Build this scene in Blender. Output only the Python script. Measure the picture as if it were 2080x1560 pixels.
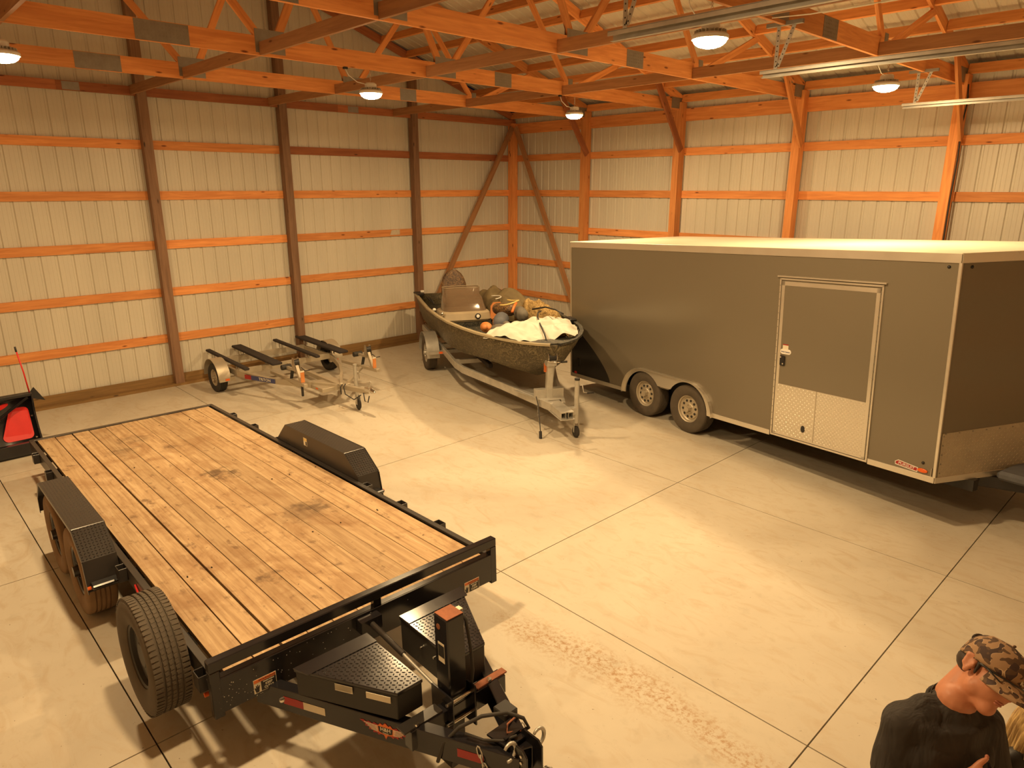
import bpy, bmesh, math, random
from mathutils import Vector, Matrix, Euler
R = math.radians
random.seed(7)
S = bpy.context.scene
COL = S.collection
for o in list(bpy.data.objects): bpy.data.objects.remove(o)

# ------------------------------------------------------------------ camera, world, exposure
cam_d = bpy.data.cameras.new('camera'); cam = bpy.data.objects.new('camera', cam_d); COL.objects.link(cam)
S.camera = cam
yaw, pit, rol, CF = R(136.3384), R(15.8833), R(0.0153), 1405.69
fw = Vector((math.cos(pit)*math.cos(yaw), math.cos(pit)*math.sin(yaw), -math.sin(pit)))
rt = Vector((math.sin(yaw), -math.cos(yaw), 0)); up = rt.cross(fw)
rt2 = math.cos(rol)*rt + math.sin(rol)*up; up2 = -math.sin(rol)*rt + math.cos(rol)*up
m = Matrix((rt2, up2, -fw)).transposed().to_4x4(); m.translation = Vector((13.211, -12.640, 3.5))
cam.matrix_world = m
cam_d.sensor_fit = 'HORIZONTAL'; cam_d.sensor_width = 36; cam_d.lens = CF*36/2080
cam_d.clip_start = 0.05; cam_d.clip_end = 100
W = bpy.data.worlds.new('night'); S.world = W; W.use_nodes = True
W.node_tree.nodes['Background'].inputs[0].default_value = (0.01, 0.012, 0.02, 1)
W.node_tree.nodes['Background'].inputs[1].default_value = 0.2
S.view_settings.view_transform = 'Standard'; S.view_settings.look = 'None'
S.view_settings.gamma = 1; S.view_settings.use_curve_mapping = False
S.view_settings.exposure = 0.0
LAMP_POWER = 158.0
LAMP_COL = (1.0, 0.69, 0.345)
LAMPS = [(4.94, -3.30), (4.94, -7.28), (4.94, -11.24), (9.82, -3.20), (9.82, -7.16), (9.82, -11.2)]
LZ = 4.66

# ------------------------------------------------------------------ geometry helpers
class MB:
    def __init__(s): s.v = []; s.f = []
    def add(s, vs, fs):
        b = len(s.v); s.v += [tuple(x) for x in vs]; s.f += [tuple(i+b for i in f) for f in fs]; return s
    def box(s, x0, x1, y0, y1, z0, z1, M=None):
        vs = [Vector((x, y, z)) for z in (z0, z1) for y in (y0, y1) for x in (x0, x1)]
        if M is not None: vs = [M @ v for v in vs]
        return s.add(vs, [(0, 2, 3, 1), (4, 5, 7, 6), (0, 1, 5, 4), (2, 6, 7, 3), (0, 4, 6, 2), (1, 3, 7, 5)])
    def beam(s, p0, p1, w, h, upv=(0, 0, 1)):
        p0, p1 = Vector(p0), Vector(p1); d = (p1-p0).normalized(); u = Vector(upv)
        if abs(d.dot(u)) > .99: u = Vector((1, 0, 0)) if abs(d.x) < .9 else Vector((0, 1, 0))
        sd = d.cross(u).normalized(); u = sd.cross(d).normalized()
        vs = [p + sd*a*w/2 + u*b*h/2 for p in (p0, p1) for b in (-1, 1) for a in (-1, 1)]
        return s.add(vs, [(0, 2, 3, 1), (4, 5, 7, 6), (0, 1, 5, 4), (2, 6, 7, 3), (0, 4, 6, 2), (1, 3, 7, 5)])
    def ring(s, c, n, r, k, ph=0):
        n = Vector(n).normalized(); a = n.orthogonal().normalized(); b = n.cross(a)
        return [Vector(c) + a*r*math.cos(ph+2*math.pi*i/k) + b*r*math.sin(ph+2*math.pi*i/k) for i in range(k)]
    def loft(s, rings, cap0=True, cap1=True, closed=True):
        k = len(rings[0]); b = len(s.v); fs = []
        for r in rings: s.v += [tuple(p) for p in r]
        for i in range(len(rings)-1):
            for j in range(k if closed else k-1):
                j2 = (j+1) % k; fs.append((b+i*k+j, b+i*k+j2, b+(i+1)*k+j2, b+(i+1)*k+j))
        if cap0: fs.append(tuple(b+j for j in reversed(range(k))))
        if cap1: fs.append(tuple(b+(len(rings)-1)*k+j for j in range(k)))
        s.f += fs; return s
    def cyl(s, p0, p1, r0, r1=None, k=14, caps=True):
        p0, p1 = Vector(p0), Vector(p1); r1 = r0 if r1 is None else r1; d = p1-p0
        return s.loft([s.ring(p0, d, r0, k), s.ring(p1, d, r1, k)], caps, caps)
    def tube(s, pts, r, k=8, closed=False):
        pts = [Vector(p) for p in pts]; n = len(pts); rings = []; a = None
        for i, p in enumerate(pts):
            if closed: d = (pts[(i+1) % n]-pts[i-1]).normalized()
            else: d = (pts[min(i+1, n-1)]-pts[max(i-1, 0)]).normalized()
            if a is None: a = d.orthogonal().normalized()
            a = (a - d*a.dot(d)).normalized(); b = d.cross(a)
            rr = r[i] if isinstance(r, (list, tuple)) else r
            rings.append([p + a*rr*math.cos(2*math.pi*j/k) + b*rr*math.sin(2*math.pi*j/k) for j in range(k)])
        if closed: rings.append(rings[0])
        return s.loft(rings, not closed, not closed)
    def lathe(s, prof, M, k=32, mod=None, closed=False, caps=True):
        # prof: (radius, height) about local z, mapped by M
        rings = []
        for (r, h) in prof:
            rings.append([M @ Vector((r*math.cos(2*math.pi*j/k), r*math.sin(2*math.pi*j/k), h)) for j in range(k)])
        if closed: rings.append(rings[0])
        return s.loft(rings, caps and prof[0][0] > 1e-6 and not closed, caps and prof[-1][0] > 1e-6 and not closed)
    def prism(s, poly, o, ua, ub, t):
        # polygon in plane (o,ua,ub), extruded by vector t
        o, ua, ub, t = Vector(o), Vector(ua), Vector(ub), Vector(t); k = len(poly)
        a = [o + ua*x + ub*y for x, y in poly]; b = [p+t for p in a]
        return s.add(a+b, [tuple(reversed(range(k))), tuple(range(k, 2*k))] + [(i, (i+1) % k, k+(i+1) % k, k+i) for i in range(k)])
    def ell(s, c, rad, M=None, k=16, m=10):
        rings = []
        M = M or Matrix.Identity(3)
        for i in range(1, m):
            th = math.pi*i/m
            rings.append([Vector(c) + M @ Vector((rad[0]*math.sin(th)*math.cos(2*math.pi*j/k), rad[1]*math.sin(th)*math.sin(2*math.pi*j/k), -rad[2]*math.cos(th))) for j in range(k)])
        return s.loft(rings)
    def cap(s, p0, p1, r0, r1, k=12):
        p0, p1 = Vector(p0), Vector(p1); d = (p1-p0).normalized(); rings = []
        for t in (-.95, -.7, -.35, 0): rings.append(s.ring(p0 + d*t*r0, d, r0*math.sqrt(1-t*t), k))
        for t in (0, .35, .7, .95): rings.append(s.ring(p1 + d*t*r1, d, r1*math.sqrt(1-t*t), k))
        return s.loft(rings)
    def sheet(s, g, t=0):
        # grid of points g[i][j]; t = thickness downwards along -z
        n, mm = len(g), len(g[0]); b = len(s.v)
        for r in g: s.v += [tuple(p) for p in r]
        fs = [(b+i*mm+j, b+i*mm+j+1, b+(i+1)*mm+j+1, b+(i+1)*mm+j) for i in range(n-1) for j in range(mm-1)]
        s.f += fs
        return s
    def build(s, name, mat, parent=None, smooth=False, bevel=0, xf=None, mods=None):
        me = bpy.data.meshes.new(name)
        vs = s.v if xf is None else [tuple(xf @ Vector(p)) for p in s.v]
        me.from_pydata(vs, [], s.f); me.update()
        bm = bmesh.new(); bm.from_mesh(me); bmesh.ops.recalc_face_normals(bm, faces=bm.faces); bm.to_mesh(me); bm.free()
        if smooth:
            me.polygons.foreach_set('use_smooth', [True]*len(me.polygons))
            if smooth is not True: me.set_sharp_from_angle(angle=R(smooth))
        me.materials.append(mat)
        return link(name, me, parent, bevel)
def link(name, me, parent=None, bevel=0):
    o = bpy.data.objects.new(name, me); COL.objects.link(o)
    if parent is not None: o.parent = parent
    if bevel:
        b = o.modifiers.new('bevel', 'BEVEL'); b.width = bevel; b.segments = 1; b.limit_method = 'ANGLE'
    return o
def tag(o, label, cat, group=None, kind=None):
    o['label'] = label; o['category'] = cat
    if group: o['group'] = group
    if kind: o['kind'] = kind
    return o
def thing(name, label, cat, loc=(0, 0, 0), rz=0, group=None):
    o = bpy.data.objects.new(name, None); COL.objects.link(o); o.empty_display_size = .1
    o.location = loc; o.rotation_euler = (0, 0, rz)
    return tag(o, label, cat, group)
def struct(name, o=None):
    if o is None:
        o = bpy.data.objects.new(name, None); COL.objects.link(o)
    o['kind'] = 'structure'; return o
def stuff(o): o['kind'] = 'stuff'; return o
def kids(o): return [c for c in bpy.data.objects if c.parent == o]
_boxes = {}
def lumber(name, p0, p1, w, h, mat, parent=None, upv=(0, 0, 1)):
    """a board from p0 to p1, its own object with local x along the grain; boards of one size share a mesh"""
    p0, p1 = Vector(p0), Vector(p1); L = (p1-p0).length; key = (round(L, 3), round(w, 4), round(h, 4), mat.name, name)
    me = _boxes.get(key)
    if me is None:
        b = MB().box(-L/2, L/2, -w/2, w/2, -h/2, h/2)
        me = bpy.data.meshes.new(name); me.from_pydata(b.v, [], b.f); me.update(); me.materials.append(mat); _boxes[key] = me
    d = (p1-p0).normalized(); u = Vector(upv)
    if abs(d.dot(u)) > .99: u = Vector((1, 0, 0))
    sd = u.cross(d).normalized(); u = d.cross(sd)
    o = link(name, me, parent); M = Matrix((d, sd, u)).transposed().to_4x4(); M.translation = (p0+p1)/2
    o.matrix_local = M
    return o
def text(s, size, mat, parent, M, name='lettering', ext=.0006, sx=1.0, bold=0.0):
    c = bpy.data.curves.new('t', 'FONT'); c.body = s; c.size = size; c.extrude = ext; c.align_x = 'CENTER'; c.align_y = 'CENTER'; c.offset = bold
    t = bpy.data.objects.new('t', c); COL.objects.link(t)
    dg = bpy.context.evaluated_depsgraph_get(); me = bpy.data.meshes.new_from_object(t.evaluated_get(dg))
    bpy.data.objects.remove(t); bpy.data.curves.remove(c)
    me.transform(M @ Matrix.Diagonal((sx, 1, 1, 1))); me.materials.clear(); me.materials.append(mat)
    return link(name, me, parent)
def frame(o, x, y):
    """4x4 matrix with origin o, local x along x, local y along y"""
    x = Vector(x).normalized(); y = Vector(y); z = x.cross(y).normalized(); y = z.cross(x)
    M = Matrix((x, y, z)).transposed().to_4x4(); M.translation = Vector(o); return M

# ------------------------------------------------------------------ materials
class NT:
    def __init__(s, name, color=(.5, .5, .5), rough=.6, metal=0, spec=.5):
        s.m = bpy.data.materials.new(name); s.m.use_nodes = True; s.t = s.m.node_tree; s.n = s.t.nodes; s.b = s.n['Principled BSDF']
        s.b.inputs['Base Color'].default_value = (*color, 1); s.b.inputs['Roughness'].default_value = rough
        s.b.inputs['Metallic'].default_value = metal; s.b.inputs['Specular IOR Level'].default_value = spec
    def new(s, t, **k):
        x = s.n.new(t)
        for a, b in k.items(): setattr(x, a, b)
        return x
    def L(s, a, b): s.t.links.new(a, b)
    def coord(s, kind='Object', scale=(1, 1, 1), rnd=False):
        if kind == 'Position': src = s.new('ShaderNodeNewGeometry').outputs['Position']
        else: src = s.new('ShaderNodeTexCoord').outputs[kind]
        mp = s.new('ShaderNodeMapping'); mp.inputs['Scale'].default_value = scale; s.L(src, mp.inputs['Vector'])
        if rnd:
            oi = s.new('ShaderNodeObjectInfo'); ml = s.new('ShaderNodeMath', operation='MULTIPLY'); ml.inputs[1].default_value = 57.3
            s.L(oi.outputs['Random'], ml.inputs[0]); s.L(ml.outputs[0], mp.inputs['Location'])
        return mp.outputs['Vector']
    def noise(s, vec, scale, detail=3, rough=.55, dist=0):
        x = s.new('ShaderNodeTexNoise'); x.inputs['Scale'].default_value = scale; x.inputs['Detail'].default_value = detail
        x.inputs['Roughness'].default_value = rough; x.inputs['Distortion'].default_value = dist; s.L(vec, x.inputs['Vector']); return x.outputs['Fac']
    def ramp(s, fac, stops, const=False):
        x = s.new('ShaderNodeValToRGB'); e = x.color_ramp.elements
        if const: x.color_ramp.interpolation = 'CONSTANT'
        while len(e) < len(stops): e.new(.5)
        for i, (p, c) in enumerate(stops): e[i].position = p; e[i].color = (*c, 1) if len(c) == 3 else c
        s.L(fac, x.inputs['Fac']); return x.outputs['Color']
    def mix(s, fac, a, b, mode='MIX'):
        x = s.new('ShaderNodeMix', data_type='RGBA', blend_type=mode)
        for k, v in ((0, fac), (6, a), (7, b)):
            if hasattr(v, 'is_linked') or isinstance(v, bpy.types.NodeSocket): s.L(v, x.inputs[k])
            elif isinstance(v, (int, float)): x.inputs[k].default_value = v
            else: x.inputs[k].default_value = (*v, 1)
        return x.outputs[2]
    def val(s, fac, lo, hi):
        x = s.new('ShaderNodeMapRange'); x.inputs[1].default_value = lo[0]; x.inputs[2].default_value = lo[1]
        x.inputs[3].default_value = hi[0]; x.inputs[4].default_value = hi[1]; s.L(fac, x.inputs[0]); return x.outputs[0]
    def math(s, op, a, b=None):
        x = s.new('ShaderNodeMath', operation=op)
        for i, v in enumerate((a, b)):
            if v is None: continue
            if isinstance(v, (int, float)): x.inputs[i].default_value = v
            else: s.L(v, x.inputs[i])
        return x.outputs[0]
    def bump(s, h, strength=.3, dist=.01):
        x = s.new('ShaderNodeBump'); x.inputs['Strength'].default_value = strength; x.inputs['Distance'].default_value = dist
        s.L(h, x.inputs['Height']); s.L(x.outputs[0], s.b.inputs['Normal'])
    def color(s, c): s.L(c, s.b.inputs['Base Color'])
    def rough(s, c): s.L(c, s.b.inputs['Roughness'])
def plain(name, color, rough=.5, metal=0, var=.12, scale=6, spec=.5, coat=0):
    t = NT(name, color, rough, metal, spec)
    n = t.noise(t.coord('Object'), scale, 4)
    d = tuple(c*(1-var) for c in color); l = tuple(min(1, c*(1+var)) for c in color)
    t.color(t.ramp(n, [(.15, d), (.85, l)])); t.rough(t.val(n, (.0, 1), (max(0, rough-.08), rough+.1)))
    if coat: t.b.inputs['Coat Weight'].default_value = coat; t.b.inputs['Coat Roughness'].default_value = .1
    return t.m
def wood(name, dark, light, knot, rough=.62):
    t = NT(name, light, rough, 0, .35)
    v = t.coord('Object', (1, 14, 14), True)
    g = t.noise(v, 1.6, 4, .6, .6)
    c = t.ramp(g, [(.28, dark), (.5, tuple((a+b)/2 for a, b in zip(dark, light))), (.72, light)])
    vo = t.new('ShaderNodeTexVoronoi'); vo.inputs['Scale'].default_value = 2.6; t.L(t.coord('Object', (.9, 3.2, 3.2), True), vo.inputs['Vector'])
    k = t.ramp(vo.outputs['Distance'], [(.06, (1, 1, 1)), (.13, (0, 0, 0))])
    c = t.mix(k, c, knot)
    oi = t.new('ShaderNodeObjectInfo'); f = t.val(oi.outputs['Random'], (0, 1), (.78, 1.12))
    cb = t.new('ShaderNodeCombineColor'); [t.L(f, cb.inputs[i]) for i in range(3)]
    t.color(t.mix(1.0, c, cb.outputs[0], 'MULTIPLY')); t.bump(g, .15, .004)
    return t.m
M = {}
M['pine'] = wood('pine', (.66, .24, .070), (.93, .41, .135), (.22, .06, .02))
M['pine_shaded'] = wood('pine_shaded', (.32, .105, .042), (.48, .175, .068), (.12, .04, .02))  # darker copy of pine: shade of the dim upper members put into the colour
M['brace'] = wood('brace_wood', (.34, .16, .07), (.52, .27, .12), (.15, .06, .03))
M['treated'] = wood('treated_post', (.19, .105, .062), (.31, .18, .105), (.05, .025, .015))
M['sill'] = wood('treated_sill', (.22, .13, .05), (.34, .2, .075), (.1, .06, .03))
M['lath'] = wood('bleached_tag', (.6, .5, .36), (.75, .65, .5), (.5, .4, .3))
def wallmat(name, col, rough):
    t = NT(name, col, rough, 0, .45)
    n = t.noise(t.coord('Position', (1, 1, .25)), 1.3, 4)
    t.color(t.ramp(n, [(.3, tuple(c*.93 for c in col)), (.7, tuple(min(1, c*1.05) for c in col))]))
    return t.m
M['wall'] = wallmat('painted_steel_siding', (.66, .62, .52), .36)
M['roof'] = wallmat('painted_steel_roof', (.62, .57, .46), .38)
def concrete():
    t = NT('concrete', (.5, .46, .38), .6, 0, .35)
    p = t.coord('Position')
    big = t.noise(p, .55, 4, .6, .8); fine = t.noise(p, 9, 6, .65); swirl = t.noise(t.coord('Position', (1, 2.2, 1)), 1.9, 5, .6, 2.4)
    c = t.ramp(big, [(.25, (.47, .415, .33)), (.5, (.56, .505, .41)), (.78, (.62, .57, .475))])
    c = t.mix(t.val(swirl, (.50, .75), (0, .6)), c, (.46, .355, .235))
    c = t.mix(t.val(fine, (.55, .8), (0, .35)), c, (.37, .325, .25))
    # grey oil smudges and rusty dirt trail that runs beside the saw joint
    smudge = t.noise(p, .9, 5, .7, .4)
    c = t.mix(t.val(smudge, (.64, .76), (0, .5)), c, (.27, .235, .18))
    sep = t.new('ShaderNodeSeparateXYZ'); t.L(p, sep.inputs[0])
    dy = t.math('ABSOLUTE', t.math('ADD', t.math('ADD', sep.outputs[1], 9.1), t.val(t.noise(p, .7, 2), (.3, .7), (-.12, .12))))
    band = t.val(dy, (.03, .2), (1, 0)); bx = t.val(sep.outputs[0], (9.3, 9.7), (0, 1))
    crumbs = t.val(t.noise(p, 26, 4, .7), (.46, .62), (0, 1))
    c = t.mix(t.math('MULTIPLY', t.math('MULTIPLY', band, bx), t.math('MULTIPLY', crumbs, .75)), c, (.36, .19, .065))
    dx = t.math('ABSOLUTE', t.math('ADD', sep.outputs[1], 12.9)); b2 = t.val(dx, (.1, .55), (1, 0))
    c = t.mix(t.math('MULTIPLY', b2, t.val(t.noise(p, 14, 5, .7), (.56, .66), (0, .7))), c, (.3, .15, .06))
    spots = t.noise(p, 34, 2, .5); c = t.mix(t.val(spots, (.73, .78), (0, .8)), c, (.16, .12, .08))
    t.color(c); t.rough(t.val(big, (.3, .7), (.46, .62))); t.bump(fine, .12, .003)
    return t.m
M['concrete'] = concrete()
M['dark_gap'] = plain('joint_dirt', (.035, .026, .018), .9)
M['galv'] = plain('galvanised_steel', (.52, .50, .45), .42, .55, .2, 9)
M['zinc'] = plain('zinc_plate', (.30, .285, .25), .45, .6, .15, 14)
M['alu'] = plain('aluminium', (.74, .70, .62), .30, .8, .05, 3)
M['alu_dull'] = plain('dull_aluminium', (.50, .44, .34), .42, .5, .1, 4)
M['chrome'] = plain('bright_steel', (.75, .72, .66), .2, 1, .05)
M['black'] = plain('gloss_black_paint', (.014, .013, .015), .17, 0, .1, 3, .6)
M['black_flat'] = plain('satin_black', (.02, .019, .018), .5, 0, .2)
M['fender'] = plain('fender_black', (.042, .037, .034), .3, .2, .1, 3)
M['rubber'] = plain('tyre_rubber', (.032, .028, .024), .72, 0, .3, 9)
M['rubber_dusty'] = plain('dusty_rubber', (.085, .067, .048), .8, 0, .3, 7)
M['rubber_brown'] = plain('muddy_sidewall', (.2, .12, .06), .85, 0, .3, 5)
M['plastic'] = plain('black_plastic', (.014, .013, .013), .35)
M['trailer'] = NT('charcoal_skin', (.19, .163, .118), .27, .15, .5).m
M['trailer_black'] = plain('black_vinyl', (.02, .018, .016), .3)
M['white_roof'] = plain('white_roof', (.86, .82, .66), .35, 0, .05, 2)
M['white'] = plain('white_plastic', (.78, .75, .68), .4)
M['cream'] = plain('cream_label', (.72, .66, .52), .5)
M['red'] = plain('red_paint', (.62, .02, .018), .4, 0, .12)
M['red_tape'] = plain('red_tape', (.34, .02, .018), .4)
M['amber'] = plain('amber_lens', (.75, .13, .02), .25)
M['red_lens'] = plain('red_lens', (.5, .03, .02), .25)
M['orange'] = plain('orange_fabric', (.60, .22, .06), .6, 0, .2)
M['orange_ink'] = plain('orange_ink', (.72, .18, .035), .5)
M['rust'] = plain('rust', (.27, .095, .045), .75, .1, .5, 14)
M['blue_ink'] = plain('blue_band', (.05, .06, .17), .5)
M['carpet'] = plain('bunk_carpet', (.035, .028, .026), .95, 0, .3, 40)
M['tan'] = plain('tan_plastic', (.36, .29, .19), .4)
M['gunwale'] = plain('tan_gunwale', (.36, .30, .19), .45)
M['navy'] = plain('slate_fabric', (.10, .105, .12), .7, 0, .25, 12)
M['grey_fabric'] = plain('grey_fabric', (.13, .115, .09), .75, 0, .3, 10)
M['olive'] = plain('olive_canvas', (.15, .11, .05), .8, 0, .3, 6)
M['canvas'] = plain('white_canvas', (.64, .62, .53), .6, 0, .1, 5)
M['yellow'] = plain('yellow_hose', (.70, .52, .18), .4)
M['shirt'] = plain('charcoal_cotton', (.030, .025, .023), .85, 0, .25, 5)
t_ = NT('shirt_cotton', (.032, .027, .025), .85); n_ = t_.noise(t_.coord('Object', (9, 9, 2.2)), 1.6, 3, .5, .6); t_.color(t_.ramp(n_, [(.3, (.024, .02, .018)), (.7, (.04, .034, .031))])); t_.bump(n_, .8, .03); M['shirt'] = t_.m
M['skin'] = plain('skin', (.56, .235, .13), .5, 0, .1, 7)
M['lips'] = plain('lips', (.50, .19, .125), .5)
M['denim'] = plain('dark_denim', (.03, .04, .07), .8)
M['hair'] = plain('dark_hair', (.03, .018, .012), .6, 0, .3, 60)
M['boot'] = plain('brown_boot', (.07, .04, .02), .6)
def strands(name, dark, light):
    t = NT(name, light, .5); n = t.noise(t.coord('Object', (30, 30, 1.5)), 2.5, 3)
    t.color(t.ramp(n, [(.35, dark), (.65, light)])); t.bump(n, .5, .01); return t.m
M['blond'] = strands('blond_hair', (.22, .12, .04), (.62, .42, .17))
def decking():
    t = NT('weathered_deck', (.5, .33, .15), .68, 0, .3)
    v = t.coord('Object', (.8, 16, 16), True); g = t.noise(v, 1.7, 5, .62, .5)
    c = t.ramp(g, [(.25, (.30, .185, .095)), (.5, (.46, .315, .175)), (.75, (.57, .42, .255))])
    oi = t.new('ShaderNodeObjectInfo'); f = t.val(oi.outputs['Random'], (0, 1), (.84, 1.12))
    cb = t.new('ShaderNodeCombineColor'); [t.L(f, cb.inputs[i]) for i in range(3)]
    c = t.mix(1.0, c, cb.outputs[0], 'MULTIPLY')
    p = t.coord('Position')
    st = t.noise(p, 2.3, 5, .65, .8); c = t.mix(t.val(st, (.48, .70), (0, .62)), c, (.22, .105, .04))
    sk = t.noise(t.coord('Object', (1.1, 30, 30), True), 2.1, 5, .7, .3); c = t.mix(t.val(sk, (.54, .72), (0, .6)), c, (.17, .09, .04))
    st2 = t.noise(t.coord('Position', (1, 1.6, 1)), 6, 4, .6); c = t.mix(t.val(st2, (.60, .72), (0, .72)), c, (.13, .07, .035))
    hol = t.noise(p, 22, 2, .5); c = t.mix(t.val(hol, (.735, .77), (0, .85)), c, (.07, .035, .02))
    for (x, y, rr, a) in ((6.1, -10.22, .16, .75), (6.28, -10.12, .12, .6), (4.3, -10.5, .22, .4), (4.62, -10.72, .2, .45), (7.62, -9.9, .16, .6), (8.6, -10.75, .1, .7), (4.9, -10.3, .16, .35), (7.7, -10.05, .25, .35)):
        d = t.new('ShaderNodeVectorMath', operation='DISTANCE'); t.L(p, d.inputs[0]); d.inputs[1].default_value = (x, y, .61)
        k = t.val(t.math('ADD', d.outputs['Value'], t.val(t.noise(p, 9, 3), (.3, .7), (-.09, .09))), (rr*.35, rr), (a, 0))
        c = t.mix(k, c, (.085, .05, .03))
    t.color(c); t.bump(g, .25, .004); return t.m
M['deck'] = decking()
def grasscamo(name, cols, scale=7, rough=.55):
    t = NT(name, cols[1], rough)
    w = t.new('ShaderNodeTexNoise'); w.inputs['Scale'].default_value = 3; t.L(t.coord('Object'), w.inputs['Vector'])
    a = t.new('ShaderNodeVectorMath', operation='MULTIPLY_ADD'); t.L(w.outputs['Color'], a.inputs[0]); a.inputs[1].default_value = (.5, .5, .5); t.L(t.coord('Object'), a.inputs[2])
    mp = t.new('ShaderNodeMapping'); mp.inputs['Rotation'].default_value = (.5, .9, .3); mp.inputs['Scale'].default_value = (1.2, 6, 6); t.L(a.outputs[0], mp.inputs[0])
    n = t.noise(mp.outputs[0], scale, 3, .6, .4)
    b = t.noise(t.coord('Object'), 2.2, 3)
    c = t.ramp(n, [(.3, cols[0]), (.5, cols[1]), (.64, cols[2]), (.74, cols[3])])
    t.color(t.mix(t.val(b, (.5, .7), (0, .55)), c, cols[0])); return t.m
M['camo'] = grasscamo('marsh_camo', ((.03, .024, .012), (.095, .075, .038), (.19, .15, .08), (.36, .29, .16)))
M['camo_seat'] = grasscamo('seat_camo', ((.03, .015, .008), (.12, .065, .03), (.3, .17, .06), (.6, .38, .14)), 9)
M['camo_dark'] = grasscamo('dark_camo', ((.012, .012, .012), (.04, .038, .03), (.12, .11, .07), (.3, .25, .14)), 7)
M['net'] = grasscamo('dry_net', ((.12, .07, .02), (.32, .21, .075), (.46, .31, .12), (.56, .4, .17)), 9, .9)
def blobs():
    t = NT('duck_camo', (.4, .27, .15), .8); v = t.coord('Object')
    n = t.noise(v, 30, 0, .3, 0); n2 = t.noise(t.coord('Object', (1.2, 1.1, 1.3)), 46, 0, .3, 0)
    c = t.ramp(n, [(0, (.34, .21, .115)), (.535, (.56, .40, .24)), (.552, (.055, .03, .024))], True)
    d = t.ramp(n2, [(0, (0, 0, 0)), (.58, (1, 1, 1))], True)
    t.color(t.mix(d, c, (.10, .055, .03))); return t.m
M['duck'] = blobs()
def tint():
    t = NT('smoked_screen', (.16, .11, .07), .12); t.b.inputs['Alpha'].default_value = .78
    t.b.inputs['Coat Weight'].default_value = .6; return t.m
M['tint'] = tint()
def lens():
    t = NT('lamp_lens', (1, 1, 1), .4); t.b.inputs['Emission Color'].default_value = (*LAMP_COL, 1); t.b.inputs['Emission Strength'].default_value = LAMP_POWER*.14/(math.pi*.066); return t.m
M['lens'] = lens()
def screen():
    t = NT('phone_glass', (.01, .01, .012), .1); return t.m
M['phone'] = screen()
# ------------------------------------------------------------------ the building: 14.64 m by 14.75 m pole barn
BX, BY_ = 14.64, -14.75
EAVE = 5.2; SL = .333
def roofz(y): return EAVE + SL*min(-y, y-BY_)
floor = struct('floor', MB().box(-.1, BX+.1, BY_-.1, .1, -.08, -.022).build('floor', M['dark_gap']))
JX = [-.02, 2.98, 5.965, 8.93, 11.87, BX]; JY = [.02, -2.76, -5.735, -8.70, -11.76, BY_]
for i in range(5):
    for j in range(5):
        g = .005
        MB().box(JX[i]+g, JX[i+1]-g, JY[j+1]+g, JY[j]-g, -.06, 0).build('slab', M['concrete'], floor)
def profile(L):
    """9 inch ribbed siding: list of (s, depth)"""
    P = .2286; pts = [(0, 0)]; s = 0
    while s < L:
        for a, d in ((.016, 0), (.022, .0025), (.030, .0025), (.036, 0), (.084, 0), (.098, .019), (.122, .019), (.136, 0), (.184, 0), (.190, .0025), (.198, .0025), (.204, 0)):
            if s+a < L: pts.append((s+a, d))
        s += P
    pts.append((L, 0)); return pts
def siding(name, p0, d, out, L, ztop):
    b = MB(); p0, d, out = Vector(p0), Vector(d), Vector(out); pts = profile(L)
    rows = [[p0 + d*s + out*dep + Vector((0, 0, z)) for z in (-.02, ztop(p0 + d*s))] for s, dep in pts]
    b.sheet(rows); return b.build(name, M['wall'])
wl = struct('wall_left', siding('wall_left', (0, 0, 0), (0, -1, 0), (-1, 0, 0), -BY_, lambda p: roofz(p.y)))
wr = struct('wall_right', siding('wall_right', (0, 0, 0), (1, 0, 0), (0, 1, 0), BX, lambda p: EAVE))
wn = struct('wall_near', siding('wall_near', (BX, 0, 0), (0, -1, 0), (1, 0, 0), -BY_, lambda p: roofz(p.y)))
wf = struct('wall_front', siding('wall_front', (0, BY_, 0), (1, 0, 0), (0, -1, 0), BX, lambda p: EAVE))
# left wall posts and girts (dark treated posts)
LP = [3.116, 6.149, 8.603, 11.65]
for y in LP: lumber('post', (.11, -y, 0), (.11, -y, roofz(-y)-.02), .15, .15, M['treated'], wl, (1, 0, 0))
GZ = [.866, 1.692, 2.522, 3.358, 4.184]
ys = [.16] + LP + [14.6]
for k, z in enumerate(GZ):
    for i in range(5):
        y0 = ys[i] + (.076 if i else 0); y1 = ys[i+1] - (.076 if i < 4 else 0)
        dim = (i < 2 and k > 2) or (i == 0 and k != 3)
        lumber('girt', (.019, -y0, z), (.019, -y1, z), .038, .145, M['pine_shaded' if (k == 4 and i < 2) else 'pine'], wl)
RP = [2.5, 4.94, 7.38, 9.82, 12.26]
lumber('corner_post', (.105, -.105, 0), (.105, -.105, 5.0), .17, .17, M['pine'], wl, (1, 0, 0))
for x in RP: lumber('post', (x, -.135, 0), (x, -.135, EAVE-.1), .14, .19, M['pine'], wr, (0, 1, 0))
xs = [.19] + RP + [BX-.05]
for k, z in enumerate(GZ):
    for i in range(6):
        x0 = xs[i] + (.071 if i else 0); x1 = xs[i+1] - .071
        lumber('girt', (x0, -.019, z), (x1, -.019, z), .038, .145, M['pine'], wr)
for i in range(6):
    x0 = xs[i]; lumber('header', (x0 + (.07 if i else 0), -.04, 4.875), (xs[i+1]-.07, -.04, 4.875), .038, .235, M['pine'], wr)
    for z in GZ: lumber('girt', (x0, BY_+.019, z), (xs[i+1], BY_+.019, z), .038, .145, M['pine'], wf)
for i in range(5):
    for z in GZ: lumber('girt', (BX-.019, -ys[i], z), (BX-.019, -ys[i+1], z), .038, .145, M['pine'], wn)
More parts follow.
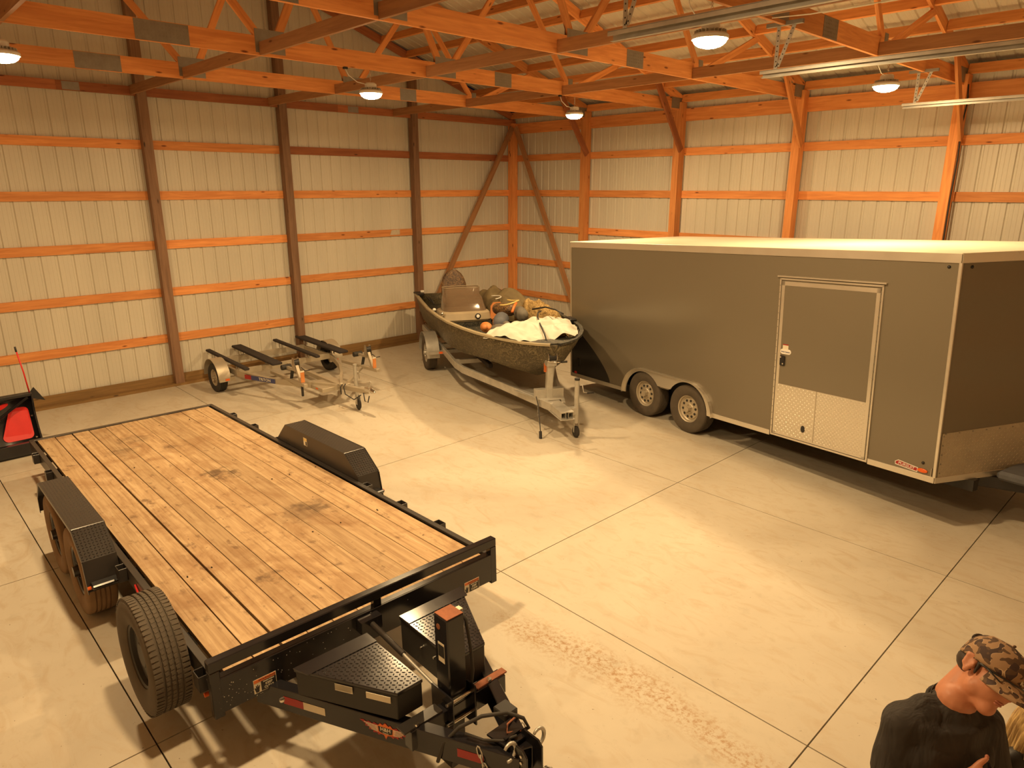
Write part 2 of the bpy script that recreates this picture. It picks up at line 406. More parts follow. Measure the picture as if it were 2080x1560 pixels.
# diagonal corner braces
lumber('brace', (.205, -.22, 4.9), (.205, -3.02, .42), .038, .13, M['brace'], wl, (0, 1, 0))
lumber('brace', (.30, -.2, 4.9), (2.42, -.2, .55), .038, .13, M['brace'], wr, (1, 0, 0))
# bleached offcut tag on a girt, left of the last post
MB().prism([(0, -.055), (.26, -.055), (.26, .055), (.045, .05)], (.0385, -3.80, 2.533), (0, 1, 0), (0, 0, 1), (.006, 0, 0)).build('wood_tag', M['lath'], wl)
# treated sill along the floor
bl = struct('baseboard_left'); br = struct('baseboard_right')
for i in range(5):
    lumber('sill_board', (.05, -ys[i], .095), (.05, -ys[i+1], .095), .04, .19, M['sill'], bl)
    lumber('sill_plate', (.13, -ys[i], .022), (.13, -ys[i+1], .022), .12, .044, M['sill'], bl)
for i in range(6): lumber('sill_board', (xs[i], -.05, .095), (xs[i+1], -.05, .095), .04, .19, M['sill'], br)
# ceiling: two ribbed steel slopes and purlins
RIDGE = BY_/2
b = MB(); pts = profile(BX)
b.sheet([[Vector((s, y, EAVE + SL*abs(y if y > RIDGE else BY_-y) + dep)) for y in (.15, RIDGE)] for s, dep in pts])
b.sheet([[Vector((s, y, roofz(y) + dep)) for y in (RIDGE, BY_-.15)] for s, dep in pts])
ceil = struct('ceiling', b.build('ceiling', M['roof']))
bays = [.06] + RP + [BX-.06]
th = math.atan(SL); un = Vector((0, math.sin(th), math.cos(th))); un2 = Vector((0, -math.sin(th), math.cos(th)))
k = 0; y = .12
PY = []
while y < 7.3: PY.append(y); y += .615
for y in PY:
    for i in range(6):
        x0, x1 = bays[i]+.03, bays[i+1]-.03
        c = Vector((0, -y, roofz(-y))) - un*.071
        lumber('purlin', (x0, c.y, c.z), (x1, c.y, c.z), .038, .14, M['pine'], ceil, un)
        c = Vector((0, BY_+y, roofz(-y))) - un2*.071
        lumber('purlin', (x0, c.y, c.z), (x1, c.y, c.z), .038, .14, M['pine'], ceil, un2)
# lateral braces between bottom chords (flush with the chord bottoms)
for y in (-8.74, -6.38, -3.62, -11.2):
    for i in range(6):
        lumber('lateral_brace', (bays[i]+.025, y, 5.02), (bays[i+1]-.025, y, 5.02), .038, .14, M['brace'], ceil)
# roof trusses
CB = 4.95; CH = .205
def truss(x, label, dim=False, gable=False):
    t = thing('roof_truss', label, 'roof truss', (x, RIDGE, CB), 0, 'timber roof trusses')
    mt = M['pine_shaded'] if gable else M['pine']
    Y = lambda y: y - RIDGE
    for a, b2 in ((-.02, -4.95), (-4.95, -9.8), (-9.8, BY_+.02)):
        lumber('bottom_chord', (0, Y(a), CH/2 if not gable else .06), (0, Y(b2), CH/2 if not gable else .06), .038, CH if not gable else .14, mt, t)
    tc = .155
    for s, u in ((-1, un), (1, un2)):
        e0 = Vector((0, Y(-.02) if s < 0 else Y(BY_+.02), EAVE-CB)) - u*(.005+tc/2)
        e1 = Vector((0, 0, EAVE + SL*(-RIDGE) - CB)) - u*(.005+tc/2)
        lumber('top_chord', e0, e1, .038, tc, mt, t, u)
    zt = lambda y: roofz(y) - CB - .12
    if not gable:
        nodes = [-3.40, -6.05, -8.62, -11.35]; tops = [-1.85, -4.72, RIDGE, -10.03, -12.9]
        for i, n in enumerate(nodes):
            sy = (-1 if n > RIDGE else 1)
            for tp, off in ((tops[i], .05), (tops[i+1], -.05)):
                lumber('web', (0, Y(n)+off, CH*.55), (0, Y(tp), zt(tp)), .036, .09, mt, t, (0, 1, 0))
            for sx in (-1, 1):
                w, h = (.09, .23) if i in (0, 3) else (.18, .25)
                MB().box(sx*.019, sx*.022, Y(n)-w, Y(n)+w if i in (1, 2) else Y(n)+w*.2, .03, .03+h).build('gusset_plate', M['zinc'], t)
        for y in (-4.95, -9.8):
            for sx in (-1, 1):
                w = .17 if y > -6 else .27
                p = MB().box(sx*.019, sx*.0225, Y(y)-w, Y(y)+w, .004, CH-.006).build('splice_plate', M['zinc'], t)
                if sx > 0:
                    q = MB()
                    for a in range(int(w/.018)):
                        for c in range(5):
                            q.box(.0225, .0245, Y(y)-w+.02+a*.036, Y(y)-w+.028+a*.036, .02+c*.036, .034+c*.036)
                    stuff(q.build('plate_teeth', M['zinc'], p))
        for y in (-.3, BY_+.3):
            for sx in (-1, 1): MB().box(sx*.019, sx*.022, Y(y)-.2, Y(y)+.2, .03, .03+.2).build('heel_plate', M['zinc'], t)
    else:
        for y in (-4.6, -9.6):
            MB().box(.019, .022, Y(y)-.12, Y(y)+.12, .0, .12).build('splice_plate', M['zinc'], t)
    return t
names = ['first', 'second', 'third', 'fourth', 'fifth']
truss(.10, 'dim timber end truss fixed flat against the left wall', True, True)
labs = ['timber roof truss nearest the left wall, above the boat end of the barn', 'timber roof truss second out from the left wall, carrying three round lamps',
        'timber roof truss third out from the left wall, between two rows of lamps', 'timber roof truss above the garage door track ends, fourth out from the left wall',
        'timber roof truss fifth out from the left wall, over the garage door tracks']
for x, l in zip(RP, labs): truss(x, l)
# knee braces beside the right wall posts
for i, x in enumerate(RP):
    lumber('knee_brace', (x+.09, -.19, 4.2), (x+.09, -1.12, 5.42), .038, .14, M['pine_shaded' if i < 2 else 'pine'], wr, (0, 1, 0))
# ------------------------------------------------------------------ lamps
LL = ['round high bay lamp over the boat, farthest along the barn', 'round high bay lamp between the two far trusses, above the jet ski trailer side', 'round high bay lamp at the top left edge of the photo',
      'round high bay lamp above the front of the enclosed trailer, by the third track', 'largest round high bay lamp, in front of the upper garage door track', 'round high bay lamp above the flatbed trailer, out of view']
LL[0] = 'smallest round high bay lamp, hanging above the boat near the corner'
LL[1] = 'round high bay lamp hanging in front of the middle post of the left wall'
def lamp(x, y, label):
    t = thing('high_bay_lamp', label, 'lamp', (x, y, LZ), 0, 'round high bay lamps')
    I = Matrix.Identity(4)
    MB().lathe([(.147, .004), (.15, .012), (.15, .03), (.135, .045), (.11, .05)], I, 36).build('housing', M['white'], t, 35)
    f = MB()
    for i in range(24):
        a = 2*math.pi*i/24; c, s = math.cos(a), math.sin(a)
        f.beam((.06*c, .06*s, .062), (.128*c, .128*s, .056), .004, .03)
    stuff(f.build('cooling_fins', M['galv'], t))
    MB().lathe([(.07, .045), (.075, .06), (.075, .12), (.06, .135), (0, .138)], I, 24).build('driver_box', M['white'], t, 35)
    MB().lathe([(.0, -.062), (.05, -.058), (.095, -.045), (.125, -.024), (.138, .0), (0, .002)], I, 36).build('lens', M['lens'], t, 40)
    h = MB(); h.tube([(0, 0, .135), (0, 0, .16), (.012, 0, .175), (0, 0, .19), (-.01, 0, .18)], .004, 6)
    z = .185
    for i in range(3):
        n = (1, 0, 0) if i % 2 else (0, 1, 0)
        c = Vector((0, 0, z+.018)); a = Vector(n)
        h.tube([c + a*.009*math.cos(q*math.pi/4) + Vector((0, 0, .02))*math.sin(q*math.pi/4) for q in range(8)], .003, 5, True); z += .034
    stuff(h.build('chain', M['chrome'], t))
    MB().cyl((0, 0, z-.01), (0, 0, CB-LZ), .006, k=8).build('hook', M['chrome'], t)
    MB().tube([(.05, 0, .12), (.02, -.08, .11), (0, -.2, .13), (0, -.32, .2), (0, -.36, CB-LZ-.01)], .005, 6).build('cord', M['white'], t, True)
    MB().box(-.02, .02, -.385, -.335, CB-LZ-.025, CB-LZ).build('junction_plug', M['black_flat'], t)
    ld = bpy.data.lights.new('lamp_light', 'AREA'); ld.shape = 'DISK'; ld.size = .22; ld.energy = LAMP_POWER*.90; ld.color = LAMP_COL
    lo = bpy.data.objects.new('lamp_light', ld); COL.objects.link(lo); lo.parent = t; lo.location = (0, 0, -.064)
    return t
for (x, y), l in zip(LAMPS, LL): lamp(x, y, l)
# ------------------------------------------------------------------ garage door tracks
def track(y, x0, label, z=4.52):
    t = thing('garage_door_track', label, 'door track', (x0, y, z), 0, 'garage door tracks')
    L = BX-.05-x0
    b = MB(); b.box(0, L, -.035, .035, .058, .063); b.box(0, L, .031, .035, 0, .06); b.box(0, L, -.035, -.031, .03, .06); b.box(0, L, .0, .033, 0, .004)
    b.build('rail', M['galv'], t)
    bo = MB()
    for i in range(9): bo.cyl((.08+i*.55, .034, .03), (.08+i*.55, .041, .03), .008, k=8)
    stuff(bo.build('bolts', M['chrome'], t))
    for j, (xa, dx) in enumerate(((.16, 0), (.2, .22))):
        h = MB(); top = CB+.03-z
        if j == 0:
            p0, p1 = (xa, -.04, .06), (xa, -.04, top)
        else: p0, p1 = (xa-.02, -.04, .08), (xa+.12, -.04, top)
        h.beam(p0, p1, .036, .004, (0, 1, 0)); h.beam((p0[0]-.018, p0[1]+.018, p0[2]), (p1[0]-.018, p1[1]+.018, p1[2]), .004, .036, (0, 1, 0))
        hg = h.build('hanger', M['galv'], t)
        q = MB(); n = 9
        for i in range(n):
            c = Vector(p0).lerp(Vector(p1), (i+.5)/n); q.cyl(c + Vector((0, -.0035, 0)), c + Vector((0, -.001, 0)), .006, k=8)
        stuff(q.build('punched_holes', M['black_flat'], hg))
    b = MB(); b.box(.05, .4, -.08, -.042, top-.035, top).build('bracket', M['zinc'], t)
    return t
track(-8.30, 9.70, 'galvanised garage door track behind the largest lamp, uppermost of the three')
track(-5.84, 9.60, 'galvanised garage door track with a hanger on its end, middle of the three')
track(-1.90, 9.60, 'short bright garage door track in front of the right wall, lowest of the three')
tag(MB().tube([(9.9, -6.3, 4.94), (10.3, -6.42, 4.89), (10.9, -6.45, 4.88), (11.6, -6.42, 4.94)], .005, 6).build('electric_cable', M['cream'], None, True), 'thin pale cable looping under the brace beside the middle door track', 'cable')
tag(MB().tube([(9.905, -.24, 4.95), (9.93, -.25, 4.7), (9.905, -.235, 4.4), (9.925, -.24, 3.9), (9.91, -.235, 3.3), (9.92, -.24, 2.2), (9.91, -.235, .4)], .012, 6).build('conduit_cable', M['black_flat'], None, True), 'dark cables running down beside the right wall post nearest the trailer door', 'cable')
# ------------------------------------------------------------------ wheels and tread plate
def axisM(c, ax):
    ax = Vector(ax).normalized(); a = ax.orthogonal().normalized(); b = ax.cross(a)
    Mx = Matrix((a, b, ax)).transposed().to_4x4(); Mx.translation = Vector(c); return Mx
def tyre_mesh(Rr, w, rim, grooves=4, k=56):
    p = [(rim, -w*.40), (rim+.012, -w*.44), ((Rr+rim)/2, -w*.5), (Rr*.93, -w*.485), (Rr*.975, -w*.44), (Rr*.992, -w*.40)]
    n = grooves; span = w*.74; s0 = -span/2; rib = span/(n+1)
    for i in range(n):
        c = s0 + rib*(i+1); g = .006 if w > .15 else .004
        p += [(Rr, c-g), (Rr-.009, c-g*.8), (Rr-.009, c+g*.8), (Rr, c+g)]
    p += [(Rr*.992, w*.40), (Rr*.975, w*.44), (Rr*.93, w*.485), ((Rr+rim)/2, w*.5), (rim+.012, w*.44), (rim, w*.40), (rim-.006, 0)]
    return p
def wheel(parent, c, ax, Rr, w, rim, rmat, tmat=None, holes=8, name='wheel', hub=True, blocks=0, dirty=False):
    """ax points to the outer face"""
    e = bpy.data.objects.new(name, None); COL.objects.link(e); e.parent = parent; e.empty_display_size = .05
    A = axisM(c, ax)
    MB().lathe(tyre_mesh(Rr, w, rim), A, 56, closed=True).build('tyre', tmat or M['rubber'], e, 38)
    f = w*.36
    MB().lathe([(rim+.006, f), (rim-.004, f+.004), (rim-.016, f-.004), (rim-.024, f-.03), (rim*.80, f-.042), (rim*.74, f-.028), (rim*.40, f-.02), (rim*.36, f-.012), (0, f-.012)], A, 40, caps=False).build('rim', rmat, e, 35)
    if holes:
        b = MB()
        for i in range(holes):
            a = 2*math.pi*i/holes; q = A @ Vector((rim*.60*math.cos(a), rim*.60*math.sin(a), f-.026)); n = (A.to_3x3() @ Vector((0, 0, 1)))
            b.cyl(q, q + n*.006, rim*.095, k=10)
        stuff(b.build('rim_holes', M['black_flat'], e, 35))
    if hub:
        n = A.to_3x3() @ Vector((0, 0, 1)); o = A @ Vector((0, 0, f-.012))
        b = MB(); b.cyl(o, o+n*.055, rim*.24, rim*.21, 18)
        for i in range(5):
            a = 2*math.pi*(i+.3)/5; q = A @ Vector((rim*.31*math.cos(a), rim*.31*math.sin(a), f-.014)); b.cyl(q, q+n*.022, .011, .009, 6)
        b.build('hub', rmat, e, 35)
    if blocks:
        b = MB(); n = Vector((0, 0, 1))
        for i in range(blocks):
            a = 2*math.pi*i/blocks
            for sg in (-1, 1):
                Rm = Matrix.Rotation(a, 4, 'Z')
                b.box(Rr*.985, Rr+.0025, -.011, .011, sg*w*.36-.022, sg*w*.36+.022, A @ Rm)
        for j, hh in enumerate((-.13, 0, .13)):
            for i in range(blocks):
                a = 2*math.pi*(i+.5*(j % 2))/blocks
                b.box(Rr-.004, Rr+.002, -.0125, .0125, hh*w*1.15-.010, hh*w*1.15+.010, A @ Matrix.Rotation(a, 4, 'Z') @ Matrix.Rotation(.25, 4, 'X'))
        stuff(b.build('tread_blocks', tmat or M['rubber'], e))
    return e
def inside(p, poly):
    c = False; n = len(poly)
    for i in range(n):
        (x1, y1), (x2, y2) = poly[i], poly[(i+1) % n]
        if (y1 > p[1]) != (y2 > p[1]) and p[0] < (x2-x1)*(p[1]-y1)/(y2-y1)+x1: c = not c
    return c
def tread(o, ua, ub, poly, s=.026, L=.024, Wd=.0095, H=.004, inset=.008):
    """raised lugs of tread plate over a flat polygon"""
    o, ua, ub = Vector(o), Vector(ua).normalized(), Vector(ub).normalized(); n = ua.cross(ub).normalized(); b = MB()
    x0, x1 = min(p[0] for p in poly), max(p[0] for p in poly); y0, y1 = min(p[1] for p in poly), max(p[1] for p in poly)
    i = 0; y = y0+s*.5
    while y < y1:
        x = x0+s*.5; j = i
        while x < x1:
            if all(inside((x+dx, y+dy), poly) for dx, dy in ((inset, 0), (-inset, 0), (0, inset), (0, -inset))):
                a = math.pi/4 if j % 2 else -math.pi/4
                d = ua*math.cos(a) + ub*math.sin(a); e = n.cross(d); c = o + ua*x + ub*y
                b.add([c-d*L/2, c-e*Wd/2, c+d*L/2, c+e*Wd/2, c-d*L*.22+n*H, c+d*L*.22+n*H], [(0, 1, 4), (1, 5, 4), (1, 2, 5), (2, 3, 5), (3, 4, 5), (3, 0, 4)])
            x += s; j += 1
        y += s; i += 1
    return b
# ------------------------------------------------------------------ flatbed equipment trailer
fb = thing('flatbed_trailer', 'long black flatbed trailer with worn plank deck and front rail, in the foreground', 'trailer', (6.55, -10.38, 0), R(-.9))
T = Matrix.Rotation(-R(1.52), 4, 'Y')
HW = 1.075; DW = .60
BK = M['black']
n = 11; pw = (2*HW-.09-.01)/n
for i in range(n):
    v = -HW+.045+.005+pw*(i+.5); gp = random.choice((.006, .008, .011)); gp = .016 if i in (1, 2) else gp
    dz = random.uniform(-.003, .003)
    lumber('deck_plank', T @ Vector((-3.05, v, DW-.022+dz)), T @ Vector((2.955, v+random.uniform(-.002, .002), DW-.022+dz)), pw-gp, .042, M['deck'], fb, T.to_3x3() @ Vector((0, 0, 1)))
sc = MB()
for i in range(n):
    v = -HW+.05+pw*(i+.5)
    for u in (-2.6, -1.2, .2, 1.6, 2.8):
        if random.random() < .45: d = random.choice((-.055, .055)); sc.cyl((u+random.uniform(-.02, .02), v+d, DW), (u, v+d, DW+.0035), .0055, k=6)
stuff(sc.build('deck_screws', M['dark_gap'], fb, xf=T))
for sg in (-1, 1):
    b = MB(); b.box(-3.1, 2.98, sg*HW-.024, sg*HW+.024, DW-.012, DW+.006); b.box(-3.1, 2.98, sg*HW+sg*.018-.006, sg*HW+sg*.018+.006, DW-.13, DW)
    b.build('side_rail', M['fender'], fb, xf=T, bevel=.002)
b = MB(); b.box(-3.13, -3.06, -HW-.02, HW+.02, DW-.012, DW+.006); b.box(-3.13, -3.118, -HW-.02, HW+.02, DW-.16, DW)
b.build('rear_rail', M['fender'], fb, xf=T, bevel=.002)
for u in (-2.5, -1.9, -1.3, -.7, -.1, .5, 1.1, 1.7, 2.3, 2.85):
    MB().box(u-.03, u+.03, -HW+.03, HW-.03, DW-.13, DW-.046).build('crossmember', BK, fb, xf=T)
for v in (-.55, .55): MB().box(-3.05, 2.95, v-.04, v+.04, DW-.27, DW-.13).build('frame_beam', BK, fb, xf=T)
def pocket(u, sg):
    b = MB(); y0 = sg*(HW+.024); w, d = .05, .062
    for a, c in (((u-w, u+w), (d-.006, d)), ((u-w, u-w+.006), (0, d)), ((u+w-.006, u+w), (0, d))):
        ys_ = sorted((y0+sg*c[0], y0+sg*c[1])); b.box(a[0], a[1], ys_[0], ys_[1], DW-.10, DW+.004)
    b.box(u-w, u+w, min(y0, y0+sg*d), max(y0, y0+sg*d), DW-.104, DW-.096)
    b.build('stake_pocket', M['fender'], fb, xf=T, bevel=.002)
for u in (1.63, 2.22, -2.42, -1.72, -1.0, 1.02): pocket(u, 1)
for u in (2.83, 1.08, -1.75, -2.5): pocket(u, -1)
# headboard
b = MB(); b.box(2.985, 2.997, -1.13, 1.11, .385, .615); b.box(2.93, 2.985, -1.13, 1.11, .603, .615); b.build('front_plate', BK, fb, xf=T, bevel=.003)
MB().box(2.935, 3.0, -1.13, 1.11, .675, .745).build('top_rail', BK, fb, xf=T, bevel=.006)
for v in (-1.1, 1.08): MB().box(2.94, 2.998, v-.03, v+.03, .36, .676).build('end_post', BK, fb, xf=T, bevel=.004)
MB().box(2.94, 2.985, -.01, .05, .6, .676).build('centre_post', BK, fb, xf=T, bevel=.003)
q = MB()
for i in range(70):
    v = -1.1+abs(random.gauss(0, .45)) if i < 70 else random.uniform(-1.1, 1.1); w = random.uniform(.39, .60); s = random.uniform(.001, .0028)
    if v < 1.08: q.box(2.9965, 2.998, v-s, v+s, w-s, w+s)
stuff(q.build('paint_chips', M['galv'], fb, xf=T))
def sticker(vc, w0, W_, H_):
    x = 2.9975
    s = MB().box(x, x+.001, vc-W_/2, vc+W_/2, w0-H_/2, w0+H_/2).build('warning_sticker', M['cream'], fb, xf=T)
    MB().box(x+.001, x+.0016, vc-W_/2+.003, vc+W_/2-.003, w0+H_*.24, w0+H_/2-.003).build('orange_band', M['orange_ink'], s, xf=T)
    MB().box(x+.001, x+.0016, vc-W_*.18, vc+W_/2-.003, w0-H_/2+.003, w0+H_*.23).build('black_panel', M['black_flat'], s, xf=T)
    hd = MB(); c = Vector((x+.001, vc-W_*.34, w0-H_*.14))
    hd.prism([(-.011, -.03), (.008, -.03), (.011, -.006), (.016, .014), (.010, .014), (.006, .004), (.004, .022), (-.001, .022), (-.002, .004), (-.006, .02), (-.011, .018), (-.009, 0), (-.017, .008), (-.02, .004)], c, (0, 1, 0), (0, 0, 1), (.0006, 0, 0))
    hd.build('hand_symbol', M['black_flat'], s, xf=T)
    F = lambda y, z: T @ frame((x+.0017, y, z), (0, 1, 0), (0, 0, 1))
    text('WARNING', H_*.2, M['black_flat'], s, F(vc+W_*.1, w0+H_*.36), sx=1.2)
    for t_, dz, sz in (('PINCH POINT', .13, .12), ('KEEP', -.08, .22), ('CLEAR', -.31, .22)): text(t_, H_*sz, M['cream'], s, F(vc+W_*.16, w0+H_*dz), bold=.0004)
sticker(-.815, .455, .145, .095); sticker(.85, .43, .145, .095)
MB().cyl((2.86, -1.1, .46), (2.86, -1.135, .46), .014, k=12).build('marker_light', M['amber'], fb, xf=T)
# tongue beams, each a channel
def channel(p0, p1, z0, z1, w, out):
    p0, p1 = Vector(p0), Vector(p1); d = (p1-p0).normalized(); s = Vector((d.y, -d.x, 0)); s = s if s.dot(Vector(out)) > 0 else -s
    b = MB(); poly = [(0, 0), (0, z1-z0), (-w, z1-z0), (-w, z1-z0-.012), (-.014, z1-z0-.012), (-.014, .012), (-w, .012), (-w, 0)]
    b.prism(poly, Vector((p0.x, p0.y, z0)), s, (0, 0, 1), p1-p0); return b
channel((2.9, -.845, 0), (4.52, -.075, 0), .27, .425, .075, (0, -1, 0)).build('tongue_beam', BK, fb, xf=T, bevel=.003)
channel((2.9, .70, 0), (4.5, .05, 0), .27, .425, .075, (0, 1, 0)).build('tongue_beam', BK, fb, xf=T, bevel=.003)
MB().box(3.87, 3.95, -.38, .34, .29, .42).build('tongue_crossmember', BK, fb, xf=T, bevel=.003)
b = MB(); b.box(3.89, 3.94, .12, .36, .42, .430); b.build('gusset', M['rust'], fb, xf=T)
# tape and flame decal on the outer face of the near tongue beam
bd = Vector((1.62, .77, 0)).normalized(); bo = Vector((2.9, -.845, 0)) + Vector((bd.y, -bd.x, 0))*.0012
BT = lambda s, z: bo + bd*s + Vector((0, 0, z)); OUTN = Vector((bd.y, -bd.x, 0))
for s0, s1, mt in ((.22, .37, 'red_tape'), (.37, .53, 'cream'), (1.42, 1.58, 'red_tape')):
    MB().prism([(s0, .325), (s1, .325), (s1, .378), (s0, .378)], bo, bd, (0, 0, 1), OUTN*.0012).build('reflective_tape', M[mt], fb, xf=T)
dc = Vector(BT(.955, .352))
def decal(name, poly, mat, off, par):
    return MB().prism(poly, dc + OUTN*off, bd, (0, 0, 1), OUTN*.0006).build(name, M[mat], par, xf=T)
fl = [(-.175, .03), (-.15, .035), (-.13, .024), (-.115, .034), (-.09, .024), (-.075, .036), (-.05, .026), (-.035, .042), (-.02, .034), (0, .052), (.02, .034), (.035, .042), (.05, .026), (.075, .036), (.09, .024), (.115, .034), (.13, .024), (.15, .035), (.175, .03)]
fb2 = [(.135, .008), (.14, -.004), (.11, -.006), (.115, -.022), (.085, -.02), (.085, -.036), (.06, -.03), (.05, -.042), (.03, -.032), (.012, -.036), (0, -.062), (-.012, -.036), (-.03, -.032), (-.05, -.042), (-.06, -.03), (-.085, -.036), (-.085, -.02), (-.115, -.022), (-.11, -.006), (-.14, -.004), (-.135, .008)]
dk = decal('flame_emblem', fl + fb2, 'red_tape', .0006, fb)
decal('emblem_flames', [(-.07, .018), (-.05, .024), (-.035, .038), (-.02, .03), (0, .047), (.02, .03), (.035, .038), (.05, .024), (.07, .018), (.06, -.022), (.03, -.028), (.012, -.032), (0, -.057), (-.012, -.032), (-.03, -.028), (-.06, -.022)], 'orange_ink', .0013, dk)
decal('emblem_field', [(-.05, .02), (.05, .02), (.045, -.016), (.02, -.024), (-.02, -.024), (-.045, -.016)], 'black_flat', .002, dk)
for sg in (-1, 1):
    for k_ in range(5):
        z = .020-k_*.009; L_ = .125-.016*k_
        decal('emblem_wing', [(sg*.052, z-.005), (sg*.052, z), (sg*(.052+L_*.75), z+.004), (sg*(.052+L_*.75), z)], 'cream', .002, dk)
Fm = T @ frame(dc + OUTN*.0028 + Vector((0, 0, .004)), bd, (0, 0, 1))
text('H&H', .034, M['cream'], dk, Fm, bold=.0006)
text('TRAILER', .011, M['cream'], dk, T @ frame(dc + OUTN*.0028 + Vector((0, 0, -.019)), bd, (0, 0, 1)))
# toolboxes: wedge boxes with tread plate lids
def toolbox(poly, zl, zt, crease, label, front):
    b = MB(); sh = [(x*.985+.015*sum(p[0] for p in poly)/4, y*.97+.03*sum(p[1] for p in poly)/4) for x, y in poly]
    b.prism(sh, (0, 0, zl), (1, 0, 0), (0, 1, 0), (0, 0, zt-zl)); body = b.build('toolbox', M['black_flat'], fb, xf=T, bevel=.004)
    lid = MB().prism(poly, (0, 0, zt), (1, 0, 0), (0, 1, 0), (0, 0, .022)).build('lid', BK, body, xf=T, bevel=.004)
    stuff(tread((0, 0, zt+.022), (1, 0, 0), (0, 1, 0), poly, .0265).build('tread_plate', M['black'], body, xf=T))
    MB().prism([(poly[0][0], poly[0][1]), (poly[1][0], poly[1][1]), (poly[1][0]+.12, poly[1][1]), (poly[0][0]+.12, poly[0][1]*.93+.07*poly[1][1])], (0, 0, zt+.0215), (1, 0, 0), (0, 1, 0), (0, 0, .006)).build('lid_step', BK, body, xf=T)
    return body
tL = [(3.22, -.72), (3.22, -.21), (3.84, -.21), (3.84, -.39)]
tR = [(3.22, .57), (3.22, .04), (3.84, .02), (3.84, .27)]
bl_ = toolbox(tL, .44, .60, 0, '', 0); br_ = toolbox(tR, .38, .61, 0, '', 0)
dv = (Vector((3.84, -.39, 0))-Vector((3.22, -.72, 0))).normalized(); nv = Vector((dv.y, -dv.x, 0))
def onbox(s0, s1, z0, z1, name, mat): MB().prism([(s0, z0), (s1, z0), (s1, z1), (s0, z1)], Vector((3.22, -.72, 0)) + nv*.001, dv, (0, 0, 1), nv*.004).build(name, M[mat], bl_, xf=T)
onbox(.30, .40, .555, .592, 'label', 'cream'); onbox(.50, .66, .548, .588, 'label', 'cream'); onbox(.29, .41, .55, .597, 'latch', 'chrome')
onbox(.29, .41, .552, .595, 'label_face', 'cream')
for v_ in (.18, .32): MB().cyl((3.2+v_+.1, .036, .53), (3.2+v_+.1, .022, .53), .008, k=8).build('rivet', M['chrome'], br_, xf=T)
for (x, y) in ((3.2, -.80), (3.93, -.33), (3.93, .22)):
    MB().cyl((x, y, .43), (x, y, .445), .016, k=10).build('bolt', M['chrome'], fb, xf=T)
MB().box(3.86, 3.94, -.42, -.15, .42, .432).build('mounting_tab', M['fender'], fb, xf=T)
# drop leg jack between the boxes
jk = MB().box(3.815, 3.945, -.095, .035, .30, 1.0).build('jack', BK, fb, xf=T, bevel=.008)
MB().box(3.83, 3.93, -.08, .02, .07, .31).build('jack_leg', M['black_flat'], jk, xf=T, bevel=.004)
MB().box(3.78, 3.98, -.13, .07, .03, .07).build('jack_foot', M['black_flat'], jk, xf=T)
MB().box(3.82, 3.94, -.09, .03, 1.0, 1.004).build('jack_cap', M['rust'], jk, xf=T)
for s in (-1, 1): MB().box(3.79, 4.0, -.03+s*.085-.006, -.03+s*.085+.006, .24, .52).build('jack_bracket', BK, jk, xf=T, bevel=.003)
for w in (.33, .47):
    for x in (3.965,): MB().cyl((x, -.14, w), (x, .08, w), .011, k=10).build('jack_bolt', M['chrome'], jk, xf=T, smooth=40)
MB().box(3.85, 3.91, -.0965, -.0955, .70, .83).build('jack_label', M['cream'], jk, xf=T)
MB().box(3.852, 3.908, -.0972, -.0966, .735, .815).build('label_print', M['black_flat'], jk, xf=T)
MB().cyl((3.86, -.0975, .93), (3.86, -.09, .93), .018, k=12).build('pin_hole', M['rust'], jk, xf=T)
MB().tube([(3.9, .045, .99), (3.93, .055, .94), (3.955, .065, .75), (3.96, .07, .6), (3.95, .06, .48)], .010, 8).build('jack_hose', M['rubber'], jk, True, xf=T)
MB().box(3.86, 3.9, .03, .06, .955, 1.0).build('hose_fitting', M['cream'], jk, xf=T)
# gas strut between the boxes
MB().cyl((3.05, -.08, .56), (3.42, -.07, .50), .020, k=12).build('lift_strut', M['fender'], fb, 40, xf=T)
MB().cyl((3.42, -.07, .50), (3.8, -.06, .43), .011, k=10).build('strut_rod', M['galv'], fb, 40, xf=T)
MB().box(3.0, 3.07, -.16, 0, .5, .6).build('strut_bracket', BK, fb, xf=T, bevel=.003)
# coupler, chains, cable
cp = MB().prism([(4.28, -.10), (4.44, -.085), (4.44, .065), (4.28, .08)], (0, 0, .44), (1, 0, 0), (0, 1, 0), (0, 0, .012)).build('coupler_plate', BK, fb, xf=T)
for v in (-.065, .05):
    pl = MB().prism([(4.39, .2), (4.57, .2), (4.57, .46), (4.54, .49), (4.43, .49), (4.39, .44)], (0, v-.006, 0), (1, 0, 0), (0, 0, 1), (0, .012, 0)).build('coupler_channel', BK, cp, xf=T, bevel=.003)
b = MB()
for i in range(6):
    for v in (-.075, .06): b.cyl((4.53, v-.002, .24+i*.042), (4.53, v+.004, .24+i*.042), .009, k=8)
stuff(b.build('adjuster_holes', M['chrome'], cp, xf=T))
MB().box(4.38, 4.40, -.065, .05, .2, .47).build('coupler_back', BK, cp, xf=T)
def chain(pts, name='safety_chain', r=.0045):
    b = MB(); pts = [Vector(p) for p in pts]
    n = len(pts)
    for i in range(n-1):
        c = (pts[i]+pts[i+1])/2; d = (pts[i+1]-pts[i]); L_ = d.length; d.normalize(); s = d.orthogonal().normalized()
        if i % 2: s = d.cross(s)
        b.tube([c + d*(L_*.75)*math.cos(q*math.pi/4) + s*.012*math.sin(q*math.pi/4) for q in range(8)], r, 5, True)
    return stuff(b.build(name, M['galv'], fb, xf=T))
def arcpts(p0, p1, sag, n): return [Vector(p0).lerp(Vector(p1), i/n) - Vector((0, 0, sag*4*(i/n)*(1-i/n))) for i in range(n+1)]
